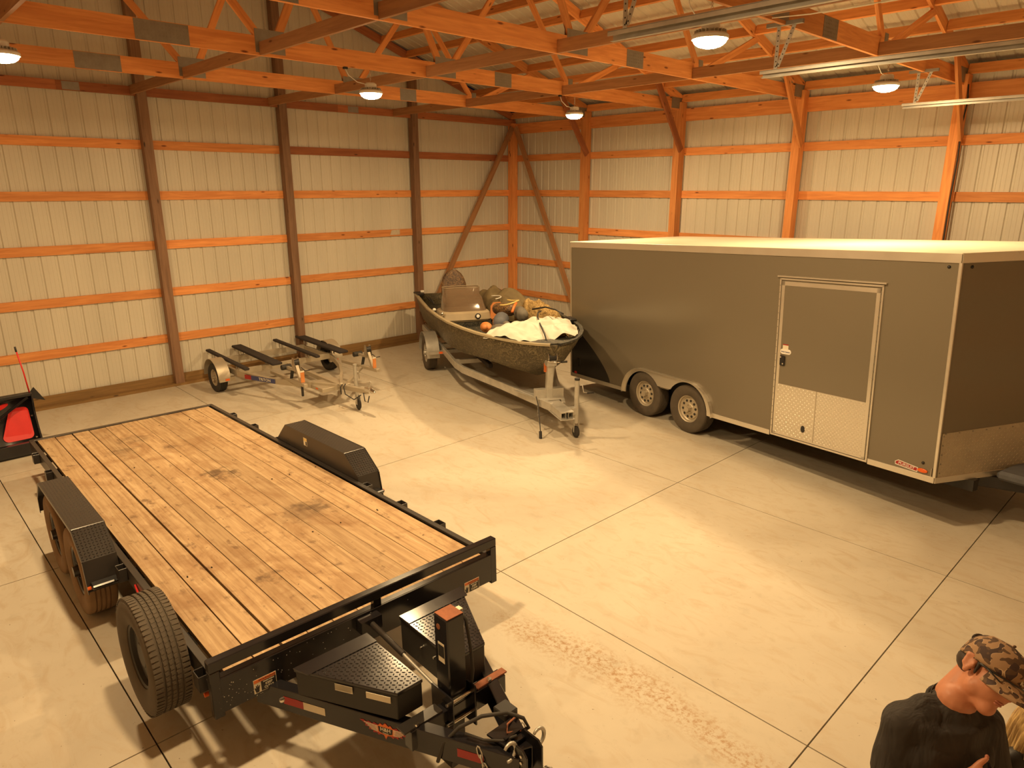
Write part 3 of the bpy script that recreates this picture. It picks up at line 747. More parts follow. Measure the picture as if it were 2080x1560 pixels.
chain(arcpts((4.3, -.18, .42), (4.5, -.13, .28), .12, 12)); chain(arcpts((4.34, .12, .42), (4.58, .1, .3), .1, 10))
def hook(c, tilt):
    c = Vector(c); pts = []
    for i in range(13):
        a = -1.9+i*.36; pts.append(c + Vector((.015*math.sin(tilt), .045*math.cos(a), .055*math.sin(a))))
    MB().tube(pts, [.008+.004*math.sin(i*math.pi/12) for i in range(13)], 8).build('chain_hook', M['galv'], fb, True, xf=T)
hook((4.47, -.105, .46), .3); hook((4.5, .085, .46), .1)
MB().tube([(4.08, -.30, .26), (4.10, -.27, .38), (4.16, -.2, .48), (4.24, -.1, .545), (4.33, .01, .56), (4.40, .07, .53), (4.42, .09, .47), (4.38, .04, .43)], .011, 8).build('wiring_cable', M['rubber'], fb, True, xf=T)
MB().tube([(4.2, -.19, .46), (4.3, -.14, .45), (4.38, -.07, .452), (4.42, .0, .47)], .008, 8).build('wiring_cable', M['rubber'], fb, True, xf=T)
MB().tube([(4.28, .14, .44), (4.32, .02, .47), (4.36, -.02, .462), (4.4, .05, .46)], .006, 6).build('breakaway_cable', M['rust'], fb, True, xf=T)
MB().box(4.16, 4.27, .05, .15, .425, .475).build('breakaway_switch', M['black_flat'], fb, xf=T, bevel=.006)
# fenders
def fender(sg):
    v0, v1 = sorted((sg*(HW+.03), sg*(HW+.03+.245)))
    prof = [(-1.0, .46), (-.97, .63), (-.74, .835), (.63, .835), (.88, .65), (.93, .40)]
    th_ = .006
    inn = [(-.994, .46), (-.964, .628), (-.737, .829), (.627, .829), (.874, .648), (.924, .40)]
    b = MB(); b.prism(prof + inn[::-1], (0, v0, 0), (1, 0, 0), (0, 0, 1), (0, v1-v0, 0))
    f = b.build('fender', M['fender'], fb, xf=T, bevel=.004)
    vi = sg*(HW+.03)
    MB().prism(prof, (0, vi, 0), (1, 0, 0), (0, 0, 1), (0, sg*.005, 0)).build('fender_side', M['fender'], f, xf=T)
    vo = v1 if sg > 0 else v0
    # lip on the outside edge
    lip = MB()
    for (a, c), (d, e) in zip(prof, prof[1:]): lip.beam((a, vo, c-.012), (d, vo, e-.012), .006, .03, (0, 0, 1))
    lip.build('fender_lip', M['fender'], f, xf=T)
    for (a, c), (d, e), tm in ((prof[2], prof[3], 'fender'), (prof[3], prof[4], 'black'), (prof[1], prof[2], 'fender')):
        L_ = math.hypot(d-a, e-c); ua = Vector(((d-a)/L_, 0, (e-c)/L_))
        stuff(tread((a, v0, c), ua, (0, 1, 0), [(0, 0), (L_, 0), (L_, v1-v0), (0, v1-v0)], .026, H=.0014 if c == e else .0034).build('tread_plate', M[tm], f, xf=T))
    MB().box(.90, 1.0, v0+.02, v1-.01, .44, .475).build('fender_step', BK, f, xf=T, bevel=.01)
    MB().cyl((.955, vo-sg*.02, .45), (.955, vo+sg*.004, .45), .014, k=12).build('marker_light', M['amber'], f, xf=T)
    if sg > 0:
        s = MB().box(-.28, -.2, vi-.0015, vi-.0005, .70, .79).build('sticker', M['cream'], f, xf=T)
        MB().box(-.278, -.202, vi-.002, vi-.0014, .755, .788).build('sticker_band', M['yellow'], f, xf=T)
        MB().box(-.235, -.205, vi-.002, vi-.0014, .705, .75).build('sticker_print', M['black_flat'], f, xf=T)
fender(1); fender(-1)
for sg in (-1, 1):
    for u in (-.47, .40):
        wheel(fb, (u, sg*(HW+.155), .385), (0, sg, 0), .385, .235, .215, M['black'], M['rubber_brown'] if sg < 0 else M['rubber'], 0)
for u in (-.47, .40): MB().cyl((u, -HW-.1, .385), (u, HW+.1, .385), .04, k=12).build('axle', BK, fb, 40)
wheel(fb, (2.20, -HW-.16, .545), (0.02, -1, .02), .395, .235, .215, M['black_flat'], M['rubber_dusty'], 0, 'spare_wheel', False, 72)
MB().box(2.15, 2.25, -HW-.12, -HW+.02, .42, .62).build('spare_bracket', BK, fb, xf=T)
MB().tube([(1.35, -HW-.03, .55), (1.5, -HW-.04, .5), (1.62, -HW-.03, .55)], .008, 6).build('brake_wire', M['red'], fb, True, xf=T)
# ------------------------------------------------------------------ enclosed cargo trailer
et = thing('cargo_trailer', 'large charcoal enclosed cargo trailer with white roof along the right wall', 'trailer', (8.10, -4.13, 0), R(-12))
T = Matrix.Rotation(-R(2.66), 4, 'Y')
U0, U1, W0, W1, VW, NO = -2.94, 3.42, .36, 2.72, 2.59, .42
ZC, RW, FW_ = .356, -1.04, -.11
def arch(u):
    h = W0+.02
    for c in (RW, FW_):
        d = .43**2 - (u-c)**2
        if d > 0: h = max(h, ZC + math.sqrt(d))
    if RW < u < FW_: h = max(h, .58)
    return h
b = MB(); us = [U0, RW-.43] + [RW-.43+i*(.93+.86)/40 for i in range(1, 40)] + [FW_+.43, U1]
for i in range(len(us)-1):
    a, c = us[i]+1e-4, us[i+1]-1e-4
    b.add([(us[i], 0, arch(a)), (us[i+1], 0, arch(c)), (us[i+1], 0, W1), (us[i], 0, W1)], [(0, 1, 2, 3)])
b.add([(U0, 0, W0), (U0, VW, W0), (U0, VW, W1), (U0, 0, W1)], [(0, 1, 2, 3)])
b.add([(U0, VW, W0), (U1, VW, W0), (U1, VW, W1), (U0, VW, W1)], [(0, 1, 2, 3)])
b.add([(U1, 0, W0), (U1+NO, VW/2, W0), (U1+NO, VW/2, W1), (U1, 0, W1)], [(0, 1, 2, 3)])
b.add([(U1, VW, W0), (U1+NO, VW/2, W0), (U1+NO, VW/2, W1), (U1, VW, W1)], [(0, 1, 2, 3)])
b.build('body', M['trailer'], et, xf=T)
b = MB(); b.prism([(U0, .3), (U1, .3), (U1+NO*.9, VW/2), (U1, VW-.02), (U0, VW-.02)], (0, 0, W0), (1, 0, 0), (0, 1, 0), (0, 0, .02)); b.box(U0+.02, U0+.9, .02, .3, W0, W0+.02); b.box(.5, U1-.05, .02, .3, W0, W0+.02)
b.box(RW-.5, FW_+.5, .285, .30, W0, .95)
b.build('floor_pan', M['black_flat'], et, xf=T)
for v in (.45, 2.1): MB().box(U0, U1+.2, v-.05, v+.05, W0-.12, W0).build('frame_beam', M['black_flat'], et, xf=T)
roofp = [(U0-.012, -.012), (U1+.005, -.012), (U1+NO+.015, VW/2), (U1+.005, VW+.012), (U0-.012, VW+.012)]
rb = MB()
rb.prism(roofp, (0, 0, W1), (1, 0, 0), (0, 1, 0), (0, 0, .012)); rb.build('roof', M['white_roof'], et, xf=T, bevel=.004)
# aluminium trims
def trimband(w0, w1, th, name, mat, segs):
    for (p, q2) in segs:
        p, q2 = Vector((*p, 0)), Vector((*q2, 0)); d = (q2-p).normalized(); nn = Vector((d.y, -d.x, 0))
        MB().prism([(0, w0), (0, w1), (th, w1), (th, w0)], p, nn, (0, 0, 1), q2-p).build(name, mat, et, xf=T, bevel=.002)
A0, A1, A2 = (U0, 0), (U1, 0), (U1+NO, VW/2)
trimband(W1-.085, W1+.008, .012, 'top_trim', M['alu'], [(A0, A1), (A1, A2)])
trimband(W0, W0+.065, .012, 'bottom_rail', M['alu'], [(A0, (RW-.47, 0)), ((FW_+.50, 0), (1.36, 0)), ((2.69, 0), A1), (A1, A2)])
MB().box(U1-.018, U1+.014, -.014, .01, W0+.06, W1-.08).build('corner_trim', M['alu'], et, xf=T, bevel=.004)
MB().box(U0-.012, U0+.018, -.012, .02, W0, W1-.08).build('corner_trim', M['alu_dull'], et, xf=T, bevel=.003)
# black swoosh at the rear corner
sw = [(U0+.02, W0+.065)] + [(U0+.02+1.06*math.sin(a)*1.0, W0+.065+.90*(1-math.sin(a)**1.0)*1.0 + .12*math.sin(2*a)) for a in [math.pi/2*i/14 for i in range(14, -1, -1)]]
MB().prism(sw, (0, -.001, 0), (1, 0, 0), (0, 0, 1), (0, -.0015, 0)).build('black_graphic', M['trailer_black'], et, xf=T)
tl = MB().ell((-2.72, -.006, .64), (.055, .012, .085)).build('side_lamp', M['plastic'], et, True, xf=T)
MB().ell((-2.81, -.006, .445), (.04, .01, .025)).build('red_marker', M['red_lens'], et, True, xf=T)
MB().prism([(.055*math.cos(a)*1.0, .022*math.sin(a)) for a in [2*math.pi*i/18 for i in range(18)]], (3.295, -.001, .466), (1, 0, 0), (0, 0, 1), (0, -.014, 0)).build('amber_marker', M['amber'], et, xf=T, bevel=.004)
for (u, w) in ((3.31, 2.595), (3.29, .55)): MB().lathe([(.016, 0), (.016, .006), (.008, .012), (0, .013)], axisM((u, 0, w), (0, -1, 0)) , 14).build('clearance_lamp', M['plastic'], et, True, xf=T)
fd = Vector((NO, VW/2, 0)).normalized(); fn = Vector((fd.y, -fd.x, 0)); FA = Vector((U1, 0, 0))
c = FA + fd*.13 + Vector((0, 0, 2.595)); MB().lathe([(.016, 0), (.016, .006), (.008, .012), (0, .013)], axisM(c, fn), 14).build('clearance_lamp', M['plastic'], et, True, xf=T)
# front stone guard
L_ = math.hypot(NO, VW/2); gp = [(.03, W0+.065), (L_-.01, W0+.065), (L_-.01, .94), (.03, .90)]
g = MB().prism(gp, FA, fd, (0, 0, 1), fn*.004).build('stone_guard', M['alu_dull'], et, xf=T)
stuff(tread(FA + fn*.004, fd, (0, 0, 1), gp, .034, .026, .008, .0025).build('tread_plate', M['alu_dull'], g, xf=T))
b = MB()
for i in range(8): q = FA + fd*(.07+i*.17) + Vector((0, 0, .895)); b.cyl(q+fn*.003, q+fn*.008, .008, k=8)
for i in range(5): q = FA + fd*.05 + Vector((0, 0, .47+i*.1)); b.cyl(q+fn*.003, q+fn*.008, .008, k=8)
stuff(b.build('rivets', M['zinc'], g, xf=T))
# fender flare
out = [(-1.05-.46*math.cos(a), .36+.46*math.sin(a)) for a in [math.pi/2*i/12 for i in range(13)]] + [(-.10+.50*math.sin(a), .36+.44*math.cos(a)) for a in [math.pi/2*i/12 for i in range(13)]]
inn = [(RW-.405*math.cos(a), ZC+.01+.405*math.sin(a)) for a in [math.pi*.80*i/16 for i in range(17)]]
inn2 = [(FW_+.405*math.cos(a), ZC+.01+.405*math.sin(a)) for a in [math.pi*.80*i/16 for i in range(17)]]
poly = out + inn2 + [((RW+FW_)/2+.05, .60), ((RW+FW_)/2-.05, .60)] + inn[::-1]
fl_ = MB().prism(poly, (0, -.002, 0), (1, 0, 0), (0, 0, 1), (0, -.012, 0)).build('fender_flare', M['alu'], et, xf=T)
b = MB()
for p, q2 in zip(out, out[1:]): b.beam((p[0], -.028, p[1]), (q2[0], -.028, q2[1]), .056, .006, (0, 0, 1) if abs(p[0]-q2[0]) > abs(p[1]-q2[1]) else (1, 0, 0))
b.build('flare_lip', M['alu'], fl_, xf=T)
wc = T.inverted() @ Vector((0, 0, 0))
for u in (RW, FW_):
    p = T @ Vector((u, .125, ZC)); wheel(et, (p.x, .118, .36), (0, -1, 0), .36, .225, .205, M['alu_dull'], M['rubber_dusty'], 10)
    MB().cyl((p.x, .1, .36), (p.x, VW-.1, .36), .04, k=10).build('axle', M['black_flat'], et, 40)
    wheel(et, (p.x, VW-.118, .36), (0, 1, 0), .36, .225, .205, M['alu_dull'], M['rubber_dusty'], 0)
# side door
dr = MB().box(1.43, 2.66, -.008, 0, .42, 2.31).build('side_door', M['trailer'], et, xf=T)
def onside(name, u0, u1, w0, w1, y0, y1, mat, par, bev=.002): return MB().box(u0, u1, -y1, -y0, w0, w1).build(name, M[mat], par, xf=T, bevel=bev)
for u0, u1, w0, w1 in ((1.375, 1.395, .385, 2.37), (2.665, 2.685, .385, 2.37), (1.375, 2.685, 2.352, 2.372), (1.375, 2.685, .375, .397)): onside('door_jamb', u0, u1, w0, w1, 0, .016, 'alu', dr)
for u0, u1, w0, w1 in ((1.405, 1.447, .41, 2.335), (2.607, 2.650, .41, 2.335), (1.405, 2.65, 2.285, 2.335), (1.405, 2.65, .403, .43)): onside('door_frame', u0, u1, w0, w1, 0, .012, 'alu', dr)
onside('drip_rail', 1.345, 2.715, 2.385, 2.402, 0, .03, 'alu', dr)
for nm, u0, u1 in (('kick_plate', 1.435, 1.985), ('kick_plate', 1.99, 2.62)):
    kp = onside(nm, u0, u1, .425, 1.06, 0, .011, 'alu', dr)
    L2, H2 = u1-u0, .635
    stuff(tread((u0, -.011, .425), (1, 0, 0), (0, 0, 1), [(0, 0), (L2, 0), (L2, H2), (0, H2)], .030 if u0 < 1.9 else .024, .024 if u0 < 1.9 else .018, .009, .0032).build('tread_plate', M['alu'], kp, xf=T))
onside('plate_seam', 1.984, 1.991, .42, 1.06, .011, .014, 'alu_dull', dr, 0)
MB().ell((1.84, -.012, .555), (.03, .006, .045)).build('black_smudge', M['black_flat'], dr, True, xf=T)
onside('latch', 1.448, 1.525, 1.295, 1.425, .008, .03, 'plastic', dr, .012)
for u, w in ((1.47, 1.405), (1.505, 1.325)): MB().cyl((u, -.03, w), (u, -.036, w), .010, k=12).build('latch_screw', M['chrome'], dr, xf=T)
st = MB().prism([(-.04 + .035*math.cos(a) if math.cos(a) < 0 else .045+.035*math.cos(a), .032*math.sin(a)) for a in [2*math.pi*i/24 for i in range(24)]], (1.518, -.0085, 1.475), (1, 0, 0), (0, 0, 1), (0, -.002, 0)).build('oval_sticker', M['white'], dr, xf=T)
text('Smith System', .026, M['blue_ink'], st, T @ frame((1.52, -.0112, 1.472), (1, 0, 0), (0, 0, 1)), bold=.0004, sx=.9)
onside('paper_label', 1.475, 1.555, 1.505, 1.565, .008, .0095, 'cream', dr, 0)
onside('label_stripe', 1.475, 1.555, 1.555, 1.568, .0095, .0105, 'red_tape', dr, 0)
hb = MB()
for i in range(22): hb.cyl((2.658, -.014, .5+i*.085), (2.658, -.02, .5+i*.085), .006, k=6); hb.cyl((1.385, -.014, .5+i*.085), (1.385, -.02, .5+i*.085), .005, k=6)
stuff(hb.build('door_screws', M['zinc'], dr, xf=T))
# model sticker near the front corner and its holdback clip
ms = MB().prism([(3.0, .452), (3.24, .432), (3.245, .485), (3.03, .512), (2.995, .488)], (0, -.001, 0), (1, 0, 0), (0, 0, 1), (0, -.0015, 0)).build('model_sticker', M['white'], et, xf=T)
MB().prism([(3.006, .462), (3.234, .442), (3.236, .478), (3.032, .503), (3.004, .486)], (0, -.0026, 0), (1, 0, 0), (0, 0, 1), (0, -.0008, 0)).build('sticker_field', M['red_tape'], ms, xf=T)
text('PURSUIT', .040, M['white'], ms, T @ frame((3.122, -.0036, .470), (1, 0, -.10), (0.1, 0, 1)), bold=.0006, sx=1.15)
onside('corner_clip', 3.385, 3.392, .43, .52, .002, .02, 'chrome', et)
# tongue
for a, c in (((3.0, .45), (5.0, 1.27)), ((3.0, 2.14), (5.0, 1.32))): MB().beam((a[0], a[1], W0-.065), (c[0], c[1], W0-.065), .06, .13).build('tongue_beam', M['black'], et, xf=T, bevel=.006)
MB().box(3.72, 4.35, .62, 1.95, W0-.0, W0+.10).build('tongue_deck', M['navy'], et, xf=T, bevel=.03)
p = T @ Vector((4.6, 1.295, 0)); MB().cyl((p.x, 1.295, .02), (p.x, 1.295, 1.05), .03, k=14).build('jack', M['galv'], et, 40)
MB().cyl((p.x, 1.295, 0), (p.x, 1.295, .03), .09, k=14).build('jack_foot', M['black_flat'], et, 40)
# ------------------------------------------------------------------ boat on its galvanised trailer
BO = (2.82, -3.60, 0); BR = R(-26)
bt = thing('boat_trailer', 'galvanised boat trailer with winch post under the camouflage boat', 'trailer', BO, BR)
G = M['galv']
for sg in (-1, 1):
    pts = [(-1.9, sg*.82, .47), (.2, sg*.86, .47), (1.55, sg*.88, .44), (1.9, sg*.83, .43), (3.0, sg*.47, .42), (4.15, sg*.14, .41), (4.3, sg*.09, .41)]
    b = MB(); 
    rings = []
    for i, p in enumerate(pts):
        d = (Vector(pts[min(i+1, len(pts)-1)])-Vector(pts[max(i-1, 0)])).normalized(); s = Vector((-d.y, d.x, 0)).normalized()
        rings.append([Vector(p)+s*a*.028+Vector((0, 0, c*.06)) for a, c in ((-1, -1), (1, -1), (1, 1), (-1, 1))])
    b.loft(rings); b.build('frame_rail', G, bt, bevel=.004)
    wheel(bt, (0, sg*1.06, .335), (0, sg, 0), .335, .20, .19, G, M['rubber_dusty'], 5)
    f = MB(); pr = [(.43*math.cos(a)*1.0, .335+.42*math.sin(a)) for a in [math.pi*(-.02+i*1.04/14) for i in range(15)]]
    pi_ = [(x*.985, .335+(z-.335)*.985) for x, z in pr]
    f.prism(pr + pi_[::-1], (0, sg*.94 if sg > 0 else -1.19, 0), (1, 0, 0), (0, 0, 1), (0, .25, 0))
    fo = f.build('fender', G, bt, 30); MB().box(.38, .5, min(sg*.86, sg*1.16), max(sg*.86, sg*1.16), .40, .45).build('fender_step', G, fo)
    MB().box(.5, .512, min(sg*.90, sg*.97), max(sg*.90, sg*.97), .41, .45).build('marker_light', M['amber'], fo)
    MB().box(-1.6, 2.2, sg*.42-.04, sg*.42+.04, .50, .585).build('bunk', M['carpet'], bt, bevel=.01)
MB().box(-.05, .05, -1.0, 1.0, .30, .37).build('axle', G, bt)
for x in (-1.5, .0, 1.4): MB().box(x-.04, x+.04, -.86, .86, .42, .50).build('crossmember', G, bt, bevel=.004)
MB().box(3.55, 3.63, -.30, .30, .35, .47).build('tongue_plate', G, bt)
for v in (-.075, .035):
    b = MB(); b.beam((3.7, v, .40), (4.72, v, .40), .075, .006); 
    w_ = .075
    b = MB(); poly = [(-.0375, -.045), (.0375, -.045), (.0375, .045), (-.0375, .045)]; hole = [(x*.86, y*.88) for x, y in poly]
    o = Vector((3.7, v, .40)); L_ = Vector((1.02, 0, 0))
    r0 = [o + Vector((0, x, y)) for x, y in poly]; r1 = [p+L_ for p in r0]; h1 = [o + L_ + Vector((0, x, y)) for x, y in hole]; h0 = [p-Vector((.25, 0, 0)) for p in h1]
    b.loft([r0, r1, h1, h0], True, True); b.build('tongue_tube', G, bt)
MB().box(4.1, 4.72, -.12, .08, .446, .456).build('tongue_cap', G, bt); MB().box(4.1, 4.75, -.13, .09, .344, .352).build('tongue_base', G, bt)
MB().prism([(3.5, -.42), (4.15, -.17), (4.15, .13), (3.5, .38)], (0, 0, .462), (1, 0, 0), (0, 1, 0), (0, 0, .006)).build('gusset_plate', G, bt)
wp = MB().beam((4.0, -.03, .46), (4.02, -.03, 1.0), .09, .09, (1, 0, 0)).build('winch_post', G, bt, bevel=.006)
MB().beam((3.72, .10, .46), (3.95, .05, 1.0), .05, .05, (1, 0, 0)).build('post_brace', G, wp)
MB().box(3.92, 4.02, -.24, .20, .46, .60).build('post_plate', G, wp)
b = MB()
for v in (-.09, .04): b.lathe([(.0, -.004), (.085, -.004), (.085, .004), (0, .004)], axisM((4.06, v, 1.10), (0, 1, 0)), 22)
b.build('winch_flange', M['chrome'], wp, 40); MB().cyl((4.06, -.09, 1.10), (4.06, .04, 1.10), .055, k=18).build('winch_spool', M['black_flat'], wp, 40)
MB().box(3.98, 4.10, -.10, .05, .97, 1.05).build('winch_frame', G, wp)
MB().tube([(4.12, -.10, 1.05), (4.14, .05, 1.03), (4.13, .12, 1.03)], .008, 6).build('winch_handle', M['chrome'], wp, True); MB().cyl((4.13, .11, 1.03), (4.13, .20, 1.03), .016, k=10).build('handle_grip', M['rubber'], wp, True)
MB().box(3.90, 3.98, -.12, .06, 1.03, 1.10).build('bow_stop', M['rubber'], wp, bevel=.02)
MB().box(3.96, 4.0, -.10, -.075, .86, .99).build('orange_strap', M['orange_ink'], wp)
jb = MB().cyl((4.55, .19, .22), (4.55, .19, .86), .034, k=16).build('trailer_jack', G, bt, 40)
MB().cyl((4.55, .19, .86), (4.55, .19, .89), .038, k=16).build('jack_cap', M['black_flat'], jb, 40)
MB().tube([(4.55, .23, .78), (4.55, .27, .78), (4.58, .28, .68), (4.6, .38, .67)], .009, 6).build('jack_handle', G, jb, True)
MB().cyl((4.6, .33, .67), (4.6, .43, .67), .015, k=8).build('handle_grip', M['rubber'], jb, True)
MB().lathe([(.0, -.03), (.07, -.03), (.085, -.015), (.085, .015), (.07, .03), (0, .03)], axisM((4.55, .19, .085), (0, 1, 0)), 24).build('jack_wheel', M['rubber'], jb, 40)
for s in (-.035, .035): MB().box(4.53, 4.57, .19+s-.003, .19+s+.003, .08, .26).build('wheel_fork', G, jb)
MB().box(4.5, 4.6, .07, .17, .36, .46).build('jack_bracket', G, jb)
fb_keep = fb; 
def bchain(pts, par, r=.004):
    b = MB(); pts = [Vector(p) for p in pts]
    for i in range(len(pts)-1):
        c = (pts[i]+pts[i+1])/2; d = (pts[i+1]-pts[i]); L_ = d.length; d.normalize(); s = d.orthogonal().normalized()
        if i % 2: s = d.cross(s)
        b.tube([c + d*(L_*.75)*math.cos(q*math.pi/3) + s*.010*math.sin(q*math.pi/3) for q in range(6)], r, 5, True)
    return stuff(b.build('safety_chain', M['zinc'], par))
bchain([(4.02, -.19, .46)] + [(4.02+.01*i, -.21, .40-.03*i) for i in range(11)], bt); bchain([(4.05, -.19, .46)] + [(4.06, -.22, .40-.03*i) for i in range(8)], bt)
MB().tube([(3.95, -.2, .45), (4.03, -.24, .50), (4.15, -.25, .40), (4.3, -.28, .22), (4.42, -.31, .10)], .008, 6).build('wiring_lead', M['rubber'], bt, True)
MB().cyl((4.42, -.31, .10), (4.46, -.32, .0), .022, k=10).build('wiring_plug', M['black_flat'], bt, 40)
for c, mt in (((3.95, -.130, .40), 'white'), ((4.06, -.131, .385), 'blue_ink')): MB().box(c[0]-.06, c[0]+.05, c[1], c[1]+.004, c[2]-.02, c[2]+.03).build('tongue_label', M[mt], bt)
# hull
bo = thing('boat', 'open aluminium boat in marsh camouflage with smoked windscreen on a trailer', 'boat', BO, BR)
ST = [(-2.0, .585, .80, .66, .95, 1.21), (-1.0, .585, .84, .65, 1.01, 1.20), (0, .585, .86, .66, 1.06, 1.20), (1.0, .58, .86, .68, 1.07, 1.225), (1.8, .58, .80, .72, 1.05, 1.255), (2.5, .585, .66, .78, .98, 1.285), (3.0, .60, .58, .83, .88, 1.30), (3.4, .66, .46, .88, .74, 1.305), (3.7, .76, .33, .95, .58, 1.305), (3.92, .90, .21, 1.04, .41, 1.30), (4.06, 1.05, .11, 1.13, .23, 1.295), (4.13, 1.18, .03, 1.22, .07, 1.29)]
def interp(x):
    for a, b_ in zip(ST, ST[1:]):
        if a[0] <= x <= b_[0]:
            t = (x-a[0])/(b_[0]-a[0]); return [p+(q-p)*t for p, q in zip(a, b_)]
    return list(ST[-1])
def sect(s, inset=0):
    x, zk, yc, zc, yg, zg = s
    half = [(0, zk), (yc*.5, zk+(zc-zk)*.42), (yc, zc), (yc+(yg-yc)*.35, zc+(zg-zc)*.33), (yc+(yg-yc)*.72, zc+(zg-zc)*.66), (yg, zg)]
    return [Vector((x, -y, z)) for y, z in half[::-1]] + [Vector((x, y, z)) for y, z in half[1:]]
fine = []
for i in range(len(ST)-1):
    for k in range(3):
        fine.append(interp(ST[i][0] + (ST[i+1][0]-ST[i][0])*k/3))
fine.append(list(ST[-1]))
b = MB(); b.sheet([sect(s) for s in fine])
t0 = sect(fine[0]); b.add(t0, [tuple(range(len(t0)))]); t0 = sect(fine[-1]); b.add(t0, [tuple(range(len(t0)))])
hl = b.build('hull', M['camo'], bo, 50); so = hl.modifiers.new('thick', 'SOLIDIFY'); so.thickness = .02; so.offset = 0
# gunwale cap
for sg in (-1, 1):
    pts = [(s[0], sg*s[4], s[5]+.012) for s in fine]; b = MB(); rings = []
    for i, p in enumerate(pts):
        d = (Vector(pts[min(i+1, len(pts)-1)])-Vector(pts[max(i-1, 0)])).normalized(); s = Vector((-d.y, d.x, 0)).normalized()
        rings.append([Vector(p)+s*a+Vector((0, 0, c)) for a, c in ((-.03, -.02), (.03, -.02), (.03, .012), (-.03, .012))])
    b.loft(rings); b.build('gunwale', M['gunwale'] if sg < 0 else M['camo_dark'], bo, 60)
# inner deck
def zdeck(x): return .96 if x < 2.2 else .96+.12*min(1, (x-2.2)/.4)
def ydeck(s, z):
    t = max(0, min(1, (z-s[3])/(s[5]-s[3]))); return max(.01, (s[2]+(s[4]-s[2])*t)*.985-.02)
b = MB(); dk_ = [s for s in fine if s[0] < 3.95]
b.sheet([[Vector((s[0], y*ydeck(s, zdeck(s[0])), zdeck(s[0]))) for y in (-1, -.5, 0, .5, 1)] for s in dk_]); b.build('inner_deck', M['camo_dark'], bo)
MB().prism([(.22, .10), (1.35, .14), (1.35, .98), (.22, .93)], (0, -.98, 0), (1, 0, 0), (0, 0, 1), (0, .05, 0)) if 0 else None
MB().box(.74, .79, -.90, .0, .80, 1.10).build('console_front', M['camo_dark'], bo)
# side console, windscreen
cs = MB(); 
def ringc(z, x0, x1, y0, y1, r): 
    pts = []
    for cx, cy, a0 in ((x1-r, y1-r, 0), (x0+r, y1-r, 90), (x0+r, y0+r, 180), (x1-r, y0+r, 270)):
        for i in range(5): a = R(a0+i*22.5); pts.append(Vector((cx+r*math.cos(a), cy+r*math.sin(a), z)))
    return pts
cs.loft([ringc(1.06, .15, .80, -.93, .0, .12), ringc(1.10, .13, .83, -.96, .02, .13), ringc(1.22, .12, .80, -.94, .0, .13), ringc(1.24, .14, .77, -.92, -.02, .12)]); con = cs.build('console', M['tan'], bo, 40)
ws = MB(); ws.loft([ringc(1.24, .12, .70, -.87, -.03, .16), ringc(1.36, .06, .62, -.84, -.06, .16), ringc(1.46, .02, .50, -.81, -.07, .14), ringc(1.50, .01, .34, -.79, -.08, .12), ringc(1.62, -.03, .24, -.78, -.06, .08)], False, False)
w_ = ws.build('windscreen', M['tint'], con, 50)
ed = MB(); ed.tube(ringc(1.625, -.03, .24, -.78, -.06, .08), .006, 5, True); ed.build('screen_edge', M['tan'], w_, True)
MB().lathe([(.055, 0), (.055, .012), (.04, .02), (0, .02)], axisM((.815, -.27, 1.16), (1, 0, .12)), 20).build('lamp_bezel', M['plastic'], con, 40)
MB().lathe([(.034, .018), (.03, .026), (0, .028)], axisM((.815, -.27, 1.16), (1, 0, .12)), 20).build('lamp_glass', M['white'], con, 40)
# seat
sb = MB(); 
for i in range(1): pass
rings = []
for i in range(9):
    t = i/8; z = 1.30+.56*t; w = .27*math.sqrt(max(.02, 1-(max(0, t-.25)/.78)**2.2)); th_ = .10*(1-.45*t); xo = -.62-.12*t
    rings.append([Vector((xo+th_*math.sin(a)*.8, -.38+w*math.cos(a), z)) for a in [2*math.pi*j/18 for j in range(18)]])
sb.loft(rings); se = sb.build('seat_back', M['camo_seat'], bo, 60)
MB().ell((-.45, -.38, 1.25), (.27, .27, .09)).build('seat_cushion', M['camo_seat'], bo, True); MB().cyl((-.45, -.38, .96), (-.45, -.38, 1.2), .05).build('seat_post', M['black_flat'], bo, 40)
MB().tube([(-.02+.0*math.cos(a), -.42+.17*math.cos(a), 1.30+.15*math.sin(a)) for a in [2*math.pi*i/18 for i in range(18)]], .014, 6, True).build('steering_wheel', M['plastic'], bo, True)
# stern corner caps, lights, cleats
for sg in (-1, 1):
    MB().prism([(-2.06, .80), (-1.72, .80), (-1.62, .96), (-2.06, .99)], (0, 0, 1.215), (1, 0, 0), (0, sg, 0), (0, 0, .04)).build('corner_cap', M['black_flat'], bo, bevel=.006)
MB().box(-1.92, -1.86, -.86, -.78, 1.255, 1.30).build('stern_light', M['white'], bo, bevel=.008)
MB().ell((.32, -1.0, 1.24), (.035, .035, .03)).build('nav_light', M['white'], bo, True); MB().cyl((.32, -1.0, 1.2), (.32, -1.0, 1.225), .02).build('light_base', M['plastic'], bo)
MB().ell((.83, -.96, 1.245), (.025, .03, .025)).build('cleat', M['chrome'], bo, True)
for i in range(4): MB().tube([(-1.5+i*.12, -.80, 1.19), (-1.2+i*.12, -.86+.04*(i % 2), 1.26), (-.9+i*.1, -.82, 1.2)], .012, 6).build('control_cable', M['rubber'], bo, True)
MB().box(2.35, 2.62, .86, .99, 1.27, 1.36).build('rod_holder', M['plastic'], bo, bevel=.02)
MB().box(2.9, 3.0, .74, .86, 1.22, 1.30).build('bow_cleat', M['plastic'], bo, bevel=.015)
MB().prism([(3.80, -.47), (4.06, -.21), (4.12, 0), (4.06, .21), (3.80, .47)], (0, 0, 1.285), (1, 0, 0), (0, 1, 0), (0, 0, .03)).build('bow_cap', M['camo_dark'], bo, bevel=.006)
